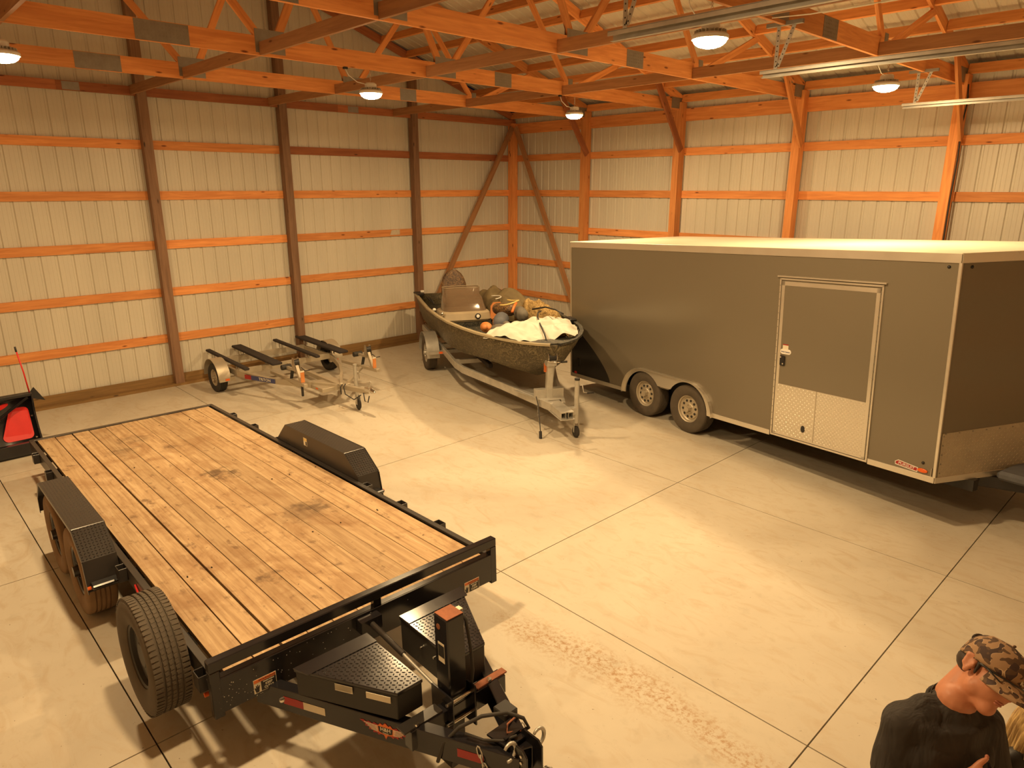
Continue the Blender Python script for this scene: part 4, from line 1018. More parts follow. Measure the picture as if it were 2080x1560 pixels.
# registration marks on the near bow side
s0 = interp(3.0); s1 = interp(3.42)
def side(x, t, off=.012):
    s = interp(x); y = s[2]+(s[4]-s[2])*t; z = s[3]+(s[5]-s[3])*t; return Vector((x, -y-off, z))
for i in range(6):
    x = 2.74+i*.055; b = MB(); b.beam(side(x, .72), side(x+.008, .90), .012, .003, (0, -1, 0)); b.build('registration_letter', M['black_flat'], bo)
q = MB(); q.add([side(3.10, .73), side(3.21, .73), side(3.21, .92), side(3.10, .92), side(3.10, .73, .016), side(3.21, .73, .016), side(3.21, .92, .016), side(3.10, .92, .016)], [(0, 1, 2, 3), (4, 5, 6, 7), (0, 1, 5, 4), (1, 2, 6, 5), (2, 3, 7, 6), (3, 0, 4, 7)]); q.build('registration_sticker', M['red_tape'], bo)
# gear piled in the boat, each a thing of its own
BMX = Matrix.Translation(BO) @ Matrix.Rotation(BR, 4, 'Z')
def gear(name, b, mat, label, cat, smooth=True, group=None, sub=0, disp=0, sc_=.12):
    o = b.build(name, M[mat], None, smooth); o.matrix_world = BMX
    if sub: s = o.modifiers.new('sub', 'SUBSURF'); s.levels = sub; s.render_levels = sub
    if disp:
        tx = bpy.data.textures.new(name, 'CLOUDS'); tx.noise_scale = sc_; tx.noise_depth = 2
        d = o.modifiers.new('folds', 'DISPLACE'); d.texture = tx; d.strength = disp; d.mid_level = .5; d.texture_coords = 'LOCAL'
    return tag(o, label, cat, group)
def cloth(poly_fn, nx=26, ny=26, t=.02):
    b = MB(); g = [[poly_fn(i/(nx-1), j/(ny-1)) for j in range(ny)] for i in range(nx)]; b.sheet(g); return b
from mathutils import noise as mnoise
def ridge(x, y, f=3.0): return mnoise.noise(Vector((x*f, y*f, 3.1)))
def heap(c, ax, rx, ry, h, f=4, amp=.35, base=1.1):
    ca, sa = math.cos(ax), math.sin(ax)
    def fn(u, v):
        a = 2*math.pi*v; r = u; k = 1+.18*mnoise.noise(Vector((math.cos(a)*1.3, math.sin(a)*1.3, c[0])))
        x, y = rx*r*k*math.cos(a), ry*r*k*math.sin(a)
        z = base + h*max(0, (1-r**2.4))*(1+amp*ridge(x+c[0], y+c[1], f)) - (.04 if r > .97 else 0)
        return Vector((c[0]+x*ca-y*sa, c[1]+x*sa+y*ca, z))
    return cloth(fn, 18, 40)
def cover_fn(u, v):
    x0 = 3.22-.98*v; x = x0+(3.88-x0)*u; s = interp(x); wy = s[4]
    ya = -wy*1.04 ; yb = wy*(.80+.14*u)
    y = ya+(yb-ya)*v
    z = 1.335 + .15*math.sin(math.pi*min(1, .1+u*.9))*(.25+.75*math.sin(math.pi*v)) + .10*ridge(x, y, 3.0) + .05*ridge(x+2, y, 7) - .30*max(0, v-.92) - .5*max(0, .07-v)
    if .50 < v < .58: z -= .03
    return Vector((x + .1*ridge(y, x, 2.5), y, z))
gear('boat_cover', cloth(cover_fn, 44, 44), 'canvas', 'bundled white canvas cover heaped in the bow of the boat', 'boat cover', True, None, 1)
gear('strap', MB().tube([(2.5, .38, 1.50), (2.75, .24, 1.53), (3.05, .12, 1.52), (3.4, .04, 1.46), (3.75, -.02, 1.39), (3.90, -.04, 1.31)], .013, 6), 'black_flat', 'black strap lying over the white cover in the bow', 'strap')
gear('strap', MB().tube([(1.95, .42, 1.44), (2.25, .55, 1.52), (2.55, .62, 1.52), (2.75, .68, 1.48)], .014, 6), 'black_flat', 'short black strap along the far edge of the white cover', 'strap')
gear('tarp', heap((-.15, .50), .12, 1.35, .44, .42, 3.4, .55, 1.08), 'olive', 'crumpled olive canvas tarp along the far side of the boat', 'tarp', True, None, 1)
gear('camo_net', heap((1.55, .66), .10, 1.1, .27, .36, 7, .7, 1.12), 'net', 'dry straw coloured camouflage netting beside the white cover', 'netting', True, None, 1, .05, .05)
gear('paddle', MB().add([], []).prism([(-.12, -.02), (.12, -.03), (.13, .24), (.06, .30), (-.08, .29), (-.13, .22)], (.78, .10, 1.10), (.25, .9, 0), (-.15, .1, 1), (.02, 0, 0)).beam((.9, .02, 1.12), (1.75, -.22, 1.10), .05, .035), 'orange', 'orange brown wooden paddle leaning against the boat console', 'paddle', False)
gear('decoy', MB().ell((2.05, -.45, 1.19), (.17, .10, .09)).ell((2.2, -.52, 1.22), (.06, .05, .05)), 'orange', 'orange rounded decoy lying by the near side of the boat', 'decoy')
gear('decoy', MB().ell((2.55, -.34, 1.22), (.22, .14, .11), Matrix.Rotation(.4, 3, 'Z')).ell((2.42, -.20, 1.29), (.08, .07, .06)), 'grey_fabric', 'grey brown rounded decoy against the white cover', 'decoy')
gear('duffel_bag', MB().cap((1.65, -.05, 1.24), (2.1, -.22, 1.25), .14, .13), 'navy', 'slate blue duffel bag in the middle of the boat', 'bag', True, None, 1, .03)
gear('duffel_bag', MB().cap((1.6, .30, 1.34), (2.05, .20, 1.36), .12, .12), 'grey_fabric', 'grey rolled bag behind the slate blue bag', 'bag', True, None, 1, .03)
gear('camo_cushion', MB().cap((1.1, .05, 1.33), (1.4, .18, 1.35), .12, .12), 'camo_seat', 'brown camouflage cushion beside the boat console', 'cushion', True, None, 1, .02)
gear('camo_bag', MB().cap((.55, .25, 1.24), (1.1, .30, 1.26), .09, .08), 'camo_dark', 'dark camouflage bag under the olive tarp', 'bag', True, None, 1, .03)
gear('hose', MB().tube([(1.3+.32*math.cos(a), .12+.24*math.sin(a), 1.50+.03*math.sin(2*a)) for a in [2.6-i*.26 for i in range(14)]], .014, 6), 'yellow', 'thin yellow hose looped over the bags in the boat', 'hose')
gear('wire_hoop', MB().tube([(.35+.2*math.cos(a), .12+.2*math.sin(a), 1.42+.02*math.sin(a)) for a in [.2+i*.26 for i in range(11)]], .010, 6), 'white', 'thin white hoop beside the windscreen of the boat', 'hoop')
gear('orange_handle', MB().tube([(2.1, .0, 1.44), (1.9, .1, 1.50), (1.7, .2, 1.52)], .024, 8), 'orange_ink', 'orange handled tool lying between the bags and the cover', 'tool')
# ------------------------------------------------------------------ two place jet ski trailer
js = thing('jet_ski_trailer', 'empty aluminium double jet ski trailer with four carpeted bunks by the left wall', 'trailer', (1.03, -7.135, 0), 0)
AL = M['alu_dull']
def sqpath(pts, w, h, name, par=js, mat=AL):
    b = MB(); rings = []
    for i, p in enumerate(pts):
        d = (Vector(pts[min(i+1, len(pts)-1)])-Vector(pts[max(i-1, 0)])).normalized(); s = Vector((-d.y, d.x, 0)).normalized()
        rings.append([Vector(p)+s*a*w/2+Vector((0, 0, c*h/2)) for a, c in ((-1, -1), (1, -1), (1, 1), (-1, 1))])
    b.loft(rings); return b.build(name, mat, par, bevel=.003)
for sg in (-1, 1):
    bm_ = sqpath([(-.75, sg*.90, .37), (.42, sg*.90, .37), (.75, sg*.82, .36), (1.15, sg*.68, .35), (1.6, sg*.45, .345), (2.0, sg*.2, .34), (2.3, sg*.04, .34)], .05, .10, 'side_beam')
    wheel(js, (0, sg*1.10, .255), (0, sg, 0), .255, .165, .15, AL, M['rubber'], 0)
    pr = [(.34*math.cos(a), .26+.34*math.sin(a)) for a in [math.pi*(.02+i*.98/14) for i in range(15)]]; pi_ = [(x*.98, .26+(z-.26)*.98) for x, z in pr]
    f = MB().prism(pr+pi_[::-1], (0, 1.0 if sg > 0 else -1.21, 0), (1, 0, 0), (0, 0, 1), (0, .21, 0)).build('fender', AL, js, 30)
    MB().box(.30, .345, min(sg*.93, sg*1.2), max(sg*.93, sg*1.2), .235, .305).build('fender_step', AL, f); MB().box(.345, .352, min(sg*1.03, sg*1.10), max(sg*1.03, sg*1.10), .25, .285).build('marker_light', M['amber'], f)
    sqpath([(.9, sg*.50, .415), (2.12, sg*.50, .415)], .065, .055, 'winch_tube') if sg < 0 else sqpath([(1.05, sg*.80, .415), (2.1, sg*.88, .415)], .065, .055, 'winch_tube')
    yw = -.50 if sg < 0 else .86
    ps = MB().beam((1.98, yw, .43), (1.84, yw, .70), .05, .05, (0, 1, 0)).build('winch_stand', AL, js)
    b = MB()
    for v in (-.045, .045): b.prism([(-.05, 0), (.06, -.02), (.03, .17), (-.03, .17)], (1.83, yw+v-.004, .66), (1, 0, 0), (0, 0, 1), (0, .008, 0))
    b.build('winch_frame', M['chrome'], ps); MB().cyl((1.83, yw-.04, .75), (1.83, yw+.04, .75), .05, k=14).build('winch_spool', M['black_flat'], ps, 40)
    MB().box(2.02, 2.028, yw-.03, yw+.035, .45, .62).build('winch_label', M['orange'], ps); MB().box(2.02, 2.029, yw-.03, yw+.035, .62, .645).build('label_top', M['cream'], ps)
    MB().tube([(1.86, yw+.07, .66), (1.9, yw+.12, .60), (1.9, yw+.2, .60)], .008, 6).build('winch_handle', M['black_flat'], ps, True)
    MB().beam((1.84, yw, .62), (1.55, yw-.04, .63), .04, .04).build('bow_arm', AL, ps); MB().cyl((1.55, yw-.12, .63), (1.55, yw+.04, .63), .045, k=12).build('bow_roller', M['rubber'], ps, 40)
    MB().beam((1.62, yw, .42), (1.70, yw, .62), .02, .05, (0, 1, 0)).build('arm_brace', M['black_flat'], ps)
MB().box(2.0, 2.03, -.53, -.50, .22, .40).build('hanging_strap', M['black_flat'], js)
for x, y0, y1, z in ((.42, -.93, .93, .39), (-.62, -.90, .90, .39)): MB().box(x-.03, x+.03, y0, y1, z-.05, z+.05).build('crossmember', AL, js, bevel=.003)
MB().box(-.03, .03, -1.05, 1.05, .24, .30).build('axle', M['galv'], js)
sqpath([(.42, .03, .37), (2.3, .03, .34), (3.05, .07, .40)], .07, .075, 'tongue')
MB().box(1.72, 2.28, -.30, .22, .285, .35).build('tongue_plate', AL, js, bevel=.004)
MB().box(2.06, 2.13, -.302, -.295, .31, .335).build('marker_light', M['amber'], js)
sqpath([(1.62, .84, .39), (2.22, .22, .36)], .05, .05, 'strut')
for y, tw in ((-.90, 0), (-.36, .12), (.42, 0), (.95, .12)):
    wd = .09 if tw == 0 else .19
    bk = MB().beam((-.95, y+.02, .55), (.88, y-.02, .53), wd, .045).build('bunk', M['carpet'], js, bevel=.012)
    for x in (-.66, .42):
        for d in (-.05, .05): MB().beam((x+d, y, .43), (x+d, y, .53), .006, .05).build('bunk_bracket', M['galv'], bk)
jk = MB().cyl((2.62, .12, .2), (2.62, .12, .74), .03, k=14).build('tongue_jack', M['galv'], js, 40)
MB().cyl((2.62, .12, .74), (2.62, .12, .76), .034, k=14).build('jack_cap', M['galv'], jk, 40)
MB().lathe([(.0, -.025), (.08, -.025), (.10, -.01), (.10, .01), (.08, .025), (0, .025)], axisM((2.66, .12, .10), (.25, 1, 0)), 24).build('jack_wheel', M['rubber'], jk, 40)
for s in (-.03, .03): MB().box(2.63, 2.68, .12+s-.003, .12+s+.003, .09, .24).build('wheel_fork', M['galv'], jk)
MB().tube([(2.62, .13, .62), (2.62, .18, .62), (2.6, .2, .5)], .008, 6).build('jack_handle', M['galv'], jk, True)
cpl = MB().box(3.0, 3.16, .03, .11, .40, .47).build('coupler', M['chrome'], js, bevel=.01)
MB().cap((3.15, .07, .435), (3.24, .07, .425), .040, .022).build('ball_socket', M['chrome'], cpl, True); MB().beam((3.08, .07, .47), (3.14, .07, .58), .03, .012, (0, 1, 0)).build('coupler_latch', M['galv'], cpl)
for p in ([(2.4, .0, .40), (2.4, -.04, .36), (2.41, -.04, .24)], [(2.5, 0, .43), (2.5, -.04, .38), (2.54, -.04, .27), (2.7, .02, .2), (2.85, .06, .30)], [(3.0, .02, .38), (3.06, 0, .26), (3.1, .03, .24), (3.1, .06, .34)]): MB().tube(p, .009, 6).build('safety_cable', M['black_flat'], js, True)
# blue brand band on the near curved beam
P2 = [(.60, -.867), (.75, -.82), (1.15, -.68), (1.35, -.58)]
bp = [Vector((.66, -.885, .352)), Vector((.95, -.785, .352)), Vector((1.30, -.645, .346))]
for (a, c, mt) in ((bp[0], bp[0].lerp(bp[1], .5), 'red_tape'), (bp[0].lerp(bp[1], .5), bp[1], 'blue_ink'), (bp[1], bp[2], 'blue_ink')): MB().beam(a, c, .006, .075).build('brand_band', M[mt], js)
d_ = (bp[2]-bp[1]).normalized(); text('TRITON', .065, M['cream'], js, frame(bp[1].lerp(bp[2], .42) + Vector((d_.y, -d_.x, 0))*.006, d_, (0, 0, 1)), bold=.001, sx=1.1)
# ------------------------------------------------------------------ snow plow at the left edge
sp = thing('snow_plow', 'black snow plow blade with red panels and a red marker rod at the left edge', 'snow plow', (2.2, -11.80, 0), R(2))
def px_(z): return .20 - .34*math.sin(math.pi*.5*min(1, z/.80))*.9 + (.10*(z/.8)**3)
Y0, Y1 = -.75, .66
ZZ = [.06+i*.74/12 for i in range(13)]
b = MB(); b.sheet([[Vector((px_(z), y, z)) for y in (Y0, Y1)] for z in ZZ]); bl2 = b.build('moldboard', M['black'], sp, 60); s_ = bl2.modifiers.new('t', 'SOLIDIFY'); s_.thickness = .012; s_.offset = 0
def redpanel(poly):
    b = MB(); n = len(poly)
    cy = sum(p[0] for p in poly)/n; cz = sum(p[1] for p in poly)/n
    fr = [Vector((px_(z)+.012, y, z)) for y, z in poly]; k = len(fr); bk = [p-Vector((.008, 0, 0)) for p in fr]
    rings = [[Vector((px_(cz+(z-cz)*t)+.013, cy+(y-cy)*t, cz+(z-cz)*t)) for y, z in poly] for t in (.02, .35, .7, 1)]
    b.loft([bk] + rings[::-1]); b.build('red_panel', M['red'], sp, 40)
def rr(y0, y1, z0, z1, r, slant=0): 
    pts = []
    for cy, cz, a0 in ((y1-r, z1-r, 0), (y0+r+slant, z1-r, 90), (y0+r, z0+r, 180), (y1-r, z0+r, 270)):
        for i in range(5): a = R(a0+i*22.5); pts.append((cy+r*math.cos(a), cz+r*math.sin(a)))
    return pts
redpanel(rr(.24, .59, .21, .63, .06, .12)); redpanel([(.29+.085*math.cos(a)+.03*math.sin(a), .672+.042*math.sin(a)+.02*math.cos(a)) for a in [2*math.pi*i/16 for i in range(16)]])
redpanel([(-.06+.10*math.cos(a), .28+.06*math.sin(a)) for a in [2*math.pi*i/16 for i in range(16)]]); redpanel([(-.02+.05*math.cos(a), .55+.09*math.sin(a)) for a in [2*math.pi*i/16 for i in range(16)]])
redpanel(rr(-.60, -.2, .20, .62, .06, .0))
for y in (.12, -.14, Y1-.01, Y0+.01):
    b = MB()
    for a, c in zip(ZZ, ZZ[1:]): b.beam((px_(a)+.03, y, a), (px_(c)+.03, y, c), .022, .06, (1, 0, 0))
    b.build('rib', M['black'], sp, bevel=.003)
MB().beam((px_(.76)+.05, .60, .765), (px_(.40)+.05, .02, .40), .03, .035, (1, 0, 0)).build('diagonal_brace', M['black'], sp, bevel=.004)
MB().beam((px_(.40)+.05, .02, .40), (px_(.40)+.05, -.3, .58), .03, .035, (1, 0, 0)).build('diagonal_brace', M['black'], sp, bevel=.004)
MB().box(px_(.78)-.06, px_(.78)+.05, Y0, Y1, .775, .815).build('top_rail', M['black_flat'], sp, bevel=.005)
MB().box(px_(.08)-.01, px_(.08)+.07, Y0, Y1, .03, .19).build('base_beam', M['black'], sp, bevel=.005)
MB().box(px_(.03)-.02, px_(.03), Y0, Y1, 0, .12).build('cutting_edge', M['black_flat'], sp)
MB().prism([(0, 0), (.0, -.09), (.16, -.15), (.05, .06)], (px_(.8)-.10, Y1-.0, .80), (0, 1, 0), (0, 0, 1), (.012, 0, 0)).build('deflector', M['black_flat'], sp)
for y, z in ((.06, .68), (.61, .50), (.60, .22)): MB().cyl((px_(z)+.02, y, z), (px_(z)+.055, y, z), .012, k=8).build('bolt', M['chrome'], sp)
MB().lathe([(.075, 0), (.075, .02), (.03, .035), (.02, .09), (0, .09)], Matrix.Translation((.36, -.02, 0)), 20).build('skid_shoe', M['black_flat'], sp, 40)
MB().box(.28, .38, -.05, .01, .06, .12).build('shoe_arm', M['black_flat'], sp)
mk = MB().tube([(px_(.8)-.01, Y1-.02, .80), (px_(.8)-.02, Y1-.04, 1.1), (px_(.8)-.05, Y1-.07, 1.40)], .009, 8).build('marker_rod', M['red'], sp, True)
MB().cyl((px_(.8)-.05, Y1-.07, 1.38), (px_(.8)-.055, Y1-.074, 1.45), .012, k=8).build('rod_tip', M['black_flat'], mk, True)
# ------------------------------------------------------------------ people
def remeshed(name, b, mat, parent, voxel, smooth=6, disp=0, sc_=.1):
    o = b.build(name, mat, parent, True)
    r = o.modifiers.new('one_surface', 'REMESH'); r.mode = 'VOXEL'; r.voxel_size = voxel; r.use_smooth_shade = True
    s = o.modifiers.new('smooth', 'SMOOTH'); s.iterations = smooth; s.factor = .5
    if disp:
        tx = bpy.data.textures.new(name, 'CLOUDS'); tx.noise_scale = sc_; tx.noise_depth = 1
        d = o.modifiers.new('folds', 'DISPLACE'); d.texture = tx; d.strength = disp; d.mid_level = .32; d.texture_coords = 'LOCAL'
    return o
def headframe(c, face, up0=(0, 0, 1)):
    f = Vector(face).normalized(); r = f.cross(Vector(up0)).normalized(); u = r.cross(f)
    Mx = Matrix((r, f, u)).transposed().to_4x4(); Mx.translation = Vector(c); return Mx
def head_into(b, H):
    """skull, jaw, nose, ears in head space: +y face, +z crown, +x the right ear; origin between the ears"""
    P = lambda *p: H @ Vector(p); H3 = H.to_3x3()
    b.ell(P(0, -.012, .035), (.074, .094, .088), H3, 20, 14); b.ell(P(0, .03, -.02), (.066, .066, .075), H3, 18, 12)
    b.cap(P(0, .045, -.075), P(0, .065, -.085), .040, .032); b.cap(P(.035, .02, -.055), P(-.035, .02, -.055), .036, .036)
    b.cap(P(0, .085, .03), P(0, .098, .0), .010, .012); b.cap(P(0, .098, -.004), P(0, .103, -.012), .015, .013); b.ell(P(.012, .092, -.014), (.010, .010, .008), H3); b.ell(P(-.012, .092, -.014), (.010, .010, .008), H3)
    b.cap(P(-.03, .072, .042), P(.03, .072, .042), .016, .016)
    for s in (-1, 1):
        b.ell(P(s*.038, .066, -.012), (.024, .020, .02), H3)
        b.ell(P(s*.080, -.014, .002), (.009, .019, .030), H3); b.cap(P(s*.090, -.034, .022), P(s*.089, -.028, -.014), .0075, .007); b.cap(P(s*.090, -.034, .024), P(s*.086, -.018, .031), .0075, .006); b.ell(P(s*.084, -.012, -.026), (.009, .012, .013), H3); b.cap(P(s*.086, .002, .006), P(s*.086, -.004, -.012), .006, .006)
def hand_into(b, wrist, fwd, palm_n, side, curl, thumb_up, sc_=1.0):
    """five fingers; fwd = wrist to knuckles, palm_n = out of the palm, side = towards the thumb"""
    w, f, pn, sd = Vector(wrist), Vector(fwd).normalized(), Vector(palm_n).normalized(), Vector(side).normalized()
    f = f*sc_; 
    b.cap(w, w+f*.035, .026*sc_, .030*sc_); k = w+f*.088
    for i, o in enumerate((.030, .010, -.010, -.029)): b.cap(w+f*.02+sd*o*.6, k+sd*o, .017*sc_, .0125*sc_)
    tips = []
    for i, (o, L_) in enumerate(((.030, .072), (.010, .080), (-.010, .075), (-.029, .060))):
        p = k+sd*o; ang = 0; segs = (.46, .30, .24); rr = (.0098, .0088, .0080, .0070)
        for j, sg in enumerate(segs):
            ang += curl[j]*(1+.06*i); d = f.normalized()*math.cos(ang) + pn*math.sin(ang); q = p + d*L_*sg*sc_
            b.cap(p, q, rr[j]*sc_, rr[j+1]*sc_, 10); p = q
        tips.append(p)
    t0 = w+f*.018+sd*.022+pn*.008; t1 = t0+(f.normalized()*.55+sd*.75+pn*.25).normalized()*.038*sc_; t2 = t1+Vector(thumb_up).normalized()*.034*sc_; t3 = t2+(Vector(thumb_up).normalized()*.92+f.normalized()*.3).normalized()*.027*sc_
    b.cap(t0, t1, .018*sc_, .0135*sc_); b.cap(t1, t2, .0125*sc_, .0108*sc_); b.cap(t2, t3, .0112*sc_, .0088*sc_)
    return t2, t3
# the man in the cap: local +y is where his chest faces, -x is his left
PRZ = R(-42-90)
man = thing('person', 'person in charcoal t-shirt and brown spotted camouflage cap looking down at a hand', 'person', (12.765, -9.915, 0), PRZ); man.scale = (1.08, 1.08, 1.08)
HC = Vector((-.122, .003, 1.606))
RI = Matrix.Rotation(-PRZ, 3, 'Z'); HF = Matrix((RI @ Vector((-.513, -.659, .55)), RI @ Vector((.774, -.632, -.035)), RI @ Vector((.371, .408, .834)))).transposed().to_4x4(); HF.translation = HC
b = MB()
NB = Vector((-.026, -.006, 1.50))
# trunk
def trunk(b, g=0):
    for z0, z1, w0, w1, d0, d1, y in ((.92, 1.02, .165, .16, .105, .10, 0), (1.02, 1.18, .16, .17, .10, .105, 0), (1.18, 1.34, .17, .185, .105, .112, .005), (1.34, 1.42, .185, .17, .112, .095, 0)):
        b.loft([[Vector((-(w*.88+g)*math.cos(a), y-.01+(d+g)*math.sin(a), z)) for a in [2*math.pi*i/24 for i in range(24)]] for z, w, d in ((z0-.02, w0, d0), (z1+.02, w1, d1))])
    for s in (-1, 1): b.cap((s*.06, -.02, 1.43), (s*.132, -.015, 1.395), .062+g, .056+g)
    if g > 0: [b.cap((s*.06, .045, 1.28), (s*.085, .04, 1.31), .072+g, .068+g) for s in (-1, 1)]
    b.cap((-.1, -.03, 1.36), (.1, -.03, 1.36), .09+g, .09+g)
trunk(b, -.012)
b.cap(NB+Vector((0, -.02, -.08)), NB, .070, .058); b.cap(NB+Vector((0, 0, -.03)), HF @ Vector((0, -.018, -.06)), .058, .053); b.cap(NB+Vector((.02, .02, -.04)), HF @ Vector((.035, -.01, -.03)), .035, .028); b.cap(NB+Vector((0, -.03, 0)), HF @ Vector((0, -.05, -.03)), .047, .047)
head_into(b, HF)
arms = {1: ((.140, -.015, 1.385), (.166, .02, 1.125), (.041, .155, 1.305)), -1: ((-.155, -.015, 1.385), (-.215, .01, 1.12), (-.17, .20, 1.08))}
for s, (a, e, w_) in arms.items(): b.cap(a, e, .056, .044); b.cap(e, Vector(e).lerp(Vector(w_), .4), .044, .042); b.cap(Vector(e).lerp(Vector(w_), .4), w_, .042, .029)
t2, t3 = hand_into(b, (.041, .155, 1.305), (-.80, .35, .30), (-.25, -.1, -.95), (-.15, -.25, .9), (.5, .7, .6), (-.62, -.1, .70))
hand_into(b, (-.17, .20, 1.08), (.45, .8, .1), (.3, -.2, .9), (.8, -.5, .2), (.35, .5, .4), (.5, .8, .3))
for s in (-1, 1):
    b.cap((s*.095, 0, .93), (s*.11, .01, .50), .088, .058); b.cap((s*.11, .01, .50), (s*.115, -.01, .10), .056, .042); b.cap((s*.115, -.01, .07), (s*.125, .13, .045), .045, .035)
remeshed('body', b, M['skin'], man, .0062, 4)
sh = MB(); trunk(sh, .004)
for s, (a, e, w_) in arms.items():
    a, e = Vector(a), Vector(e); sh.cap(Vector((s*.09, -.015, 1.405)), a, .074, .070); d = e-a
    sh.loft([sh.ring(a+d*t, d, r, 20) for t, r in ((0, .068), (.4, .071), (.72, .077))])
sh.loft([[Vector((-.172*math.cos(a), -.01+.122*math.sin(a), z)) for a in [2*math.pi*i/24 for i in range(24)]] for z in (.80, 1.0, 1.2)])
[sh.cap(NB+Vector((s*.035, -.02, -.080)), (s*.115, -.018, 1.405), .062, .060) for s in (-1, 1)]
sh.cap(NB+Vector((0, -.012, -.10)), NB+Vector((0, -.008, -.072)), .094, .088)
shirt = remeshed('t_shirt', sh, M['shirt'], man, .008, 5, .016, .11)
tub = [NB + Vector((.077*math.cos(a), -.008+.080*math.sin(a), -.044-.026*math.sin(a))) for a in [2*math.pi*i/28 for i in range(28)]]
MB().tube(tub, .0085, 8, True).build('shirt_collar', M['shirt'], man, True)
MB().tube([NB + Vector((.070*math.cos(a), -.004+.072*math.sin(a), -.026-.035*math.sin(a))) for a in [2*math.pi*i/28 for i in range(28)]], .0022, 6, True).build('neck_cord', M['black_flat'], man, True)
MB().box(-.115, -.045, .149, .151, 1.235, 1.252).build('chest_print', M['black_flat'], man)
jn = MB()
for s in (-1, 1): jn.cap((s*.095, 0, .93), (s*.11, .01, .50), .102, .076); jn.cap((s*.11, .01, .50), (s*.115, -.01, .10), .074, .066)
jn.cap((-.09, 0, .93), (.09, 0, .93), .112, .112); remeshed('trousers', jn, M['denim'], man, .012, 5)
bt_ = MB()
for s in (-1, 1): bt_.cap((s*.115, -.02, .06), (s*.128, .15, .045), .056, .044); bt_.cap((s*.115, -.015, .12), (s*.115, -.015, .05), .058, .056)
remeshed('boots', bt_, M['boot'], man, .01, 4)
# cap, hair, glasses, lips in head space
P = lambda *p: HF @ Vector(p)
rings = []
for i in range(10):
    t = i/9; z = .020+.108*t; k = math.sqrt(max(0.0, 1-(max(0, t-.28)/.74)**2.3)) if t < 1 else .08
    rings.append([P((.088*k)*math.cos(a), -.012+.004*t+(.109*k)*math.sin(a), z + (.022*(1-t))*math.sin(a)*1.0) for a in [2*math.pi*j/32 for j in range(32)]])
capo = MB().loft(rings, False, True).build('cap', M['duck'], man, True)
so = capo.modifiers.new('t', 'SOLIDIFY'); so.thickness = .004
g = []
for i in range(9):
    v = i/8; row = []
    for j in range(15):
        a = R(33 + j*114/14); ca, sa = math.cos(a), math.sin(a)
        r0 = Vector((.090*ca, -.012+.110*sa, .018+.020*sa)); ext = .092*v*max(0, math.sin(R(j*180/14)))**.55
        row.append(P(r0.x*(1+.10*v), r0.y+ext*1.0, r0.z - .034*v*abs(ca)*1.1 - .016*v))
    g.append(row)
br = MB().sheet(g).build('cap_brim', M['duck'], capo, True); so = br.modifiers.new('t', 'SOLIDIFY'); so.thickness = .004
bn = MB(); bn.tube([P(.0905*math.cos(a), -.012+.1115*math.sin(a), .016+.021*math.sin(a)) for a in [R(15+i*150/20) for i in range(21)]], .004, 6); bn.build('cap_band', M['black_flat'], capo, True)
MB().ell(P(0, -.006, .132), (.006, .006, .004)).build('cap_button', M['duck'], capo, True)
text('KAR', .020, M['cream'], capo, HF @ frame((-.012, .0985, .055), (-1, 0, 0), (0, -.25, 1)), bold=.0003)
hr = MB(); hr.ell(P(0, -.045, -.005), (.076, .072, .055), HF.to_3x3()); hr.ell(P(0, -.112, .068), (.036, .010, .022), HF.to_3x3())
for i in range(0): hr.tube([P(-.03+.0045*i, -.108, .052), P(-.030+.005*i, -.122, .068+.004*(i % 3)), P(-.026+.0046*i, -.126, .088)], [.007, .005, .001], 5)
for s in (-1, 1): hr.cap(P(s*.074, .006, .02), P(s*.073, .012, -.015), .008, .004)
hr.build('hair', M['hair'], man, True)
for s in (-1, 1):
    MB().tube([P(s*.082, -.03, .020), P(s*.083, .0, .026), P(s*.078, .06, .024), P(s*.066, .092, .020)], .0028, 6).build('glasses_temple', M['plastic'], man, True)
    MB().ell(P(s*.034, .094, .012), (.027, .008, .019), HF.to_3x3()).build('sunglass_lens', M['phone'], man, True)
MB().ell(P(0, .089, -.043), (.021, .008, .005), HF.to_3x3()).ell(P(0, .088, -.052), (.018, .009, .006), HF.to_3x3()).build('lips', M['lips'], man, True)
d = (t3-t2).normalized(); MB().ell(t3 + Vector((-.003, -.004, .004)), (.0065, .0065, .009)).build('thumb_nail', M['lips'], man, True)
PM = Matrix.Translation((12.765, -9.915, 0)) @ Matrix.Rotation(PRZ, 4, 'Z') @ Matrix.Scale(1.08, 4)
ph = MB().box(-.036, .036, -.0045, .0045, -.075, .075, frame((-.064, .202, 1.315), (.3, .15, .9), (-.9, .3, .2))).build('phone', M['phone'], None, bevel=.002); ph.matrix_world = PM
tag(ph, 'dark phone held in the hand of the person in the spotted cap', 'phone')
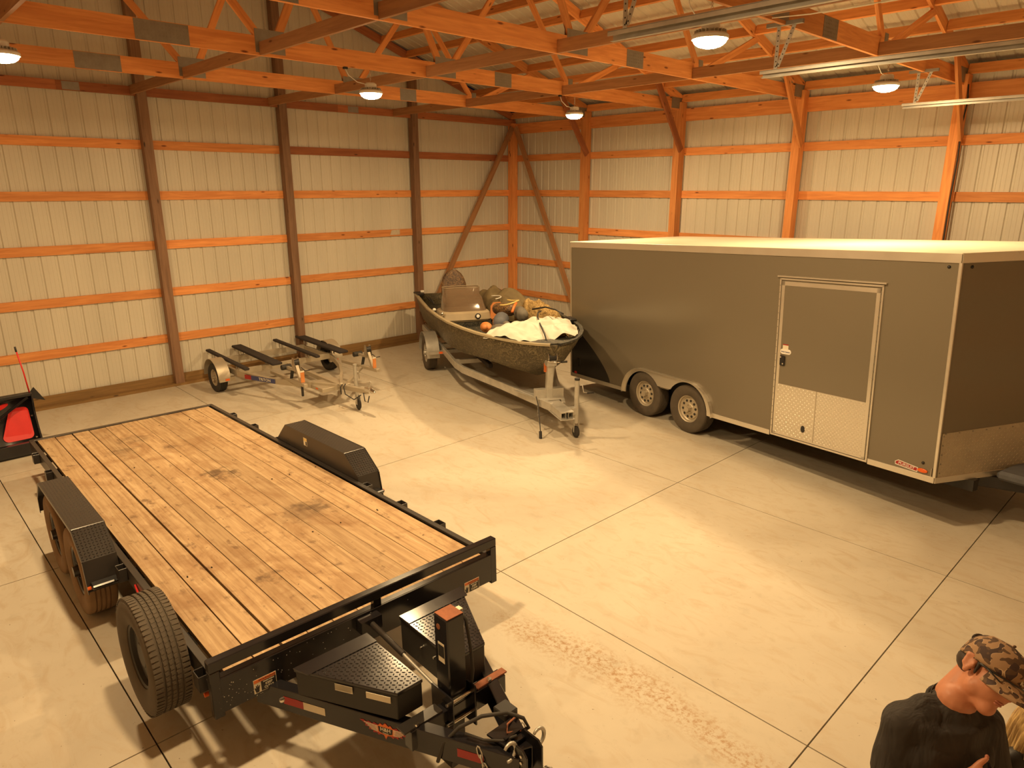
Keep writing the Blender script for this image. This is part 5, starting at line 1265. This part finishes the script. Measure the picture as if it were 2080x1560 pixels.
# second person, only hair and a dark sleeve reach the frame
WP = Vector((13.045, -9.50, 0))
wo = thing('person', 'person with long blond hair and dark top at the right edge of the photo', 'person', WP, R(-60-90+30))
HW_ = headframe((0, .02, 1.49), (.1, .9, -.35)); b = MB()
def trunk2(b, g=0):
    b.loft([[Vector((w*math.cos(a), d*math.sin(a), z)) for a in [2*math.pi*i/20 for i in range(20)]] for z, w, d in ((.78, .155+g, .105+g), (.95, .13+g, .09+g), (1.12, .15+g, .11+g), (1.24, .165+g, .10+g), (1.31, .12+g, .075+g))])
    for s in (-1, 1): b.cap((s*.05, 0, 1.29), (s*.15, 0, 1.265), .05+g, .05+g)
trunk2(b); b.cap((0, -.01, 1.28), (0, .0, 1.42), .055, .05); head_into(b, HW_)
for s in (-1, 1):
    b.cap((s*.165, 0, 1.26), (s*.20, -.02, 1.0), .044, .036); b.cap((s*.20, -.02, 1.0), (s*.14, .16, .93), .035, .025)
    hand_into(b, (s*.14, .16, .93), (-s*.5, .8, 0), (0, 0, -1), (-s*.6, -.3, .5), (.4, .5, .4), (-s*.4, .7, .5), .9)
    b.cap((s*.085, 0, .84), (s*.09, 0, .46), .08, .052); b.cap((s*.09, 0, .46), (s*.095, -.01, .09), .05, .036); b.cap((s*.095, -.01, .05), (s*.10, .12, .04), .038, .03)
remeshed('body', b, M['skin'], wo, .009, 3)
sh = MB(); trunk2(sh, .014)
for s in (-1, 1): sh.cap((s*.16, 0, 1.26), (s*.20, -.02, 1.0), .060, .050); sh.cap((s*.20, -.02, 1.0), (s*.15, .13, .94), .05, .042)
remeshed('dark_top', sh, M['black_flat'], wo, .012, 4, .015)
jn = MB()
for s in (-1, 1): jn.cap((s*.085, 0, .84), (s*.09, 0, .46), .092, .066); jn.cap((s*.09, 0, .46), (s*.095, -.01, .07), .062, .055)
remeshed('trousers', jn, M['denim'], wo, .014, 4)
hr = MB(); hr.ell(HW_ @ Vector((0, -.03, .05)), (.088, .098, .095), HW_.to_3x3())
for i in range(46):
    a = R(150 + i*240/45); ca, sa = math.cos(a), math.sin(a); j = random.uniform(-.01, .01)
    p0 = HW_ @ Vector((.075*ca, -.02+.085*sa, .06)); p1 = Vector((.112*ca+j, .0+.115*sa, 1.40)); p2 = Vector((.135*ca+j*2, -.01+.125*sa, 1.26)); p3 = Vector((.14*ca+j*3, -.01+.12*sa, 1.13+j*3))
    hr.tube([p0, p1, p2, p3], [.016, .018, .016, .006], 6)
hr.build('long_hair', M['blond'], wo, True)
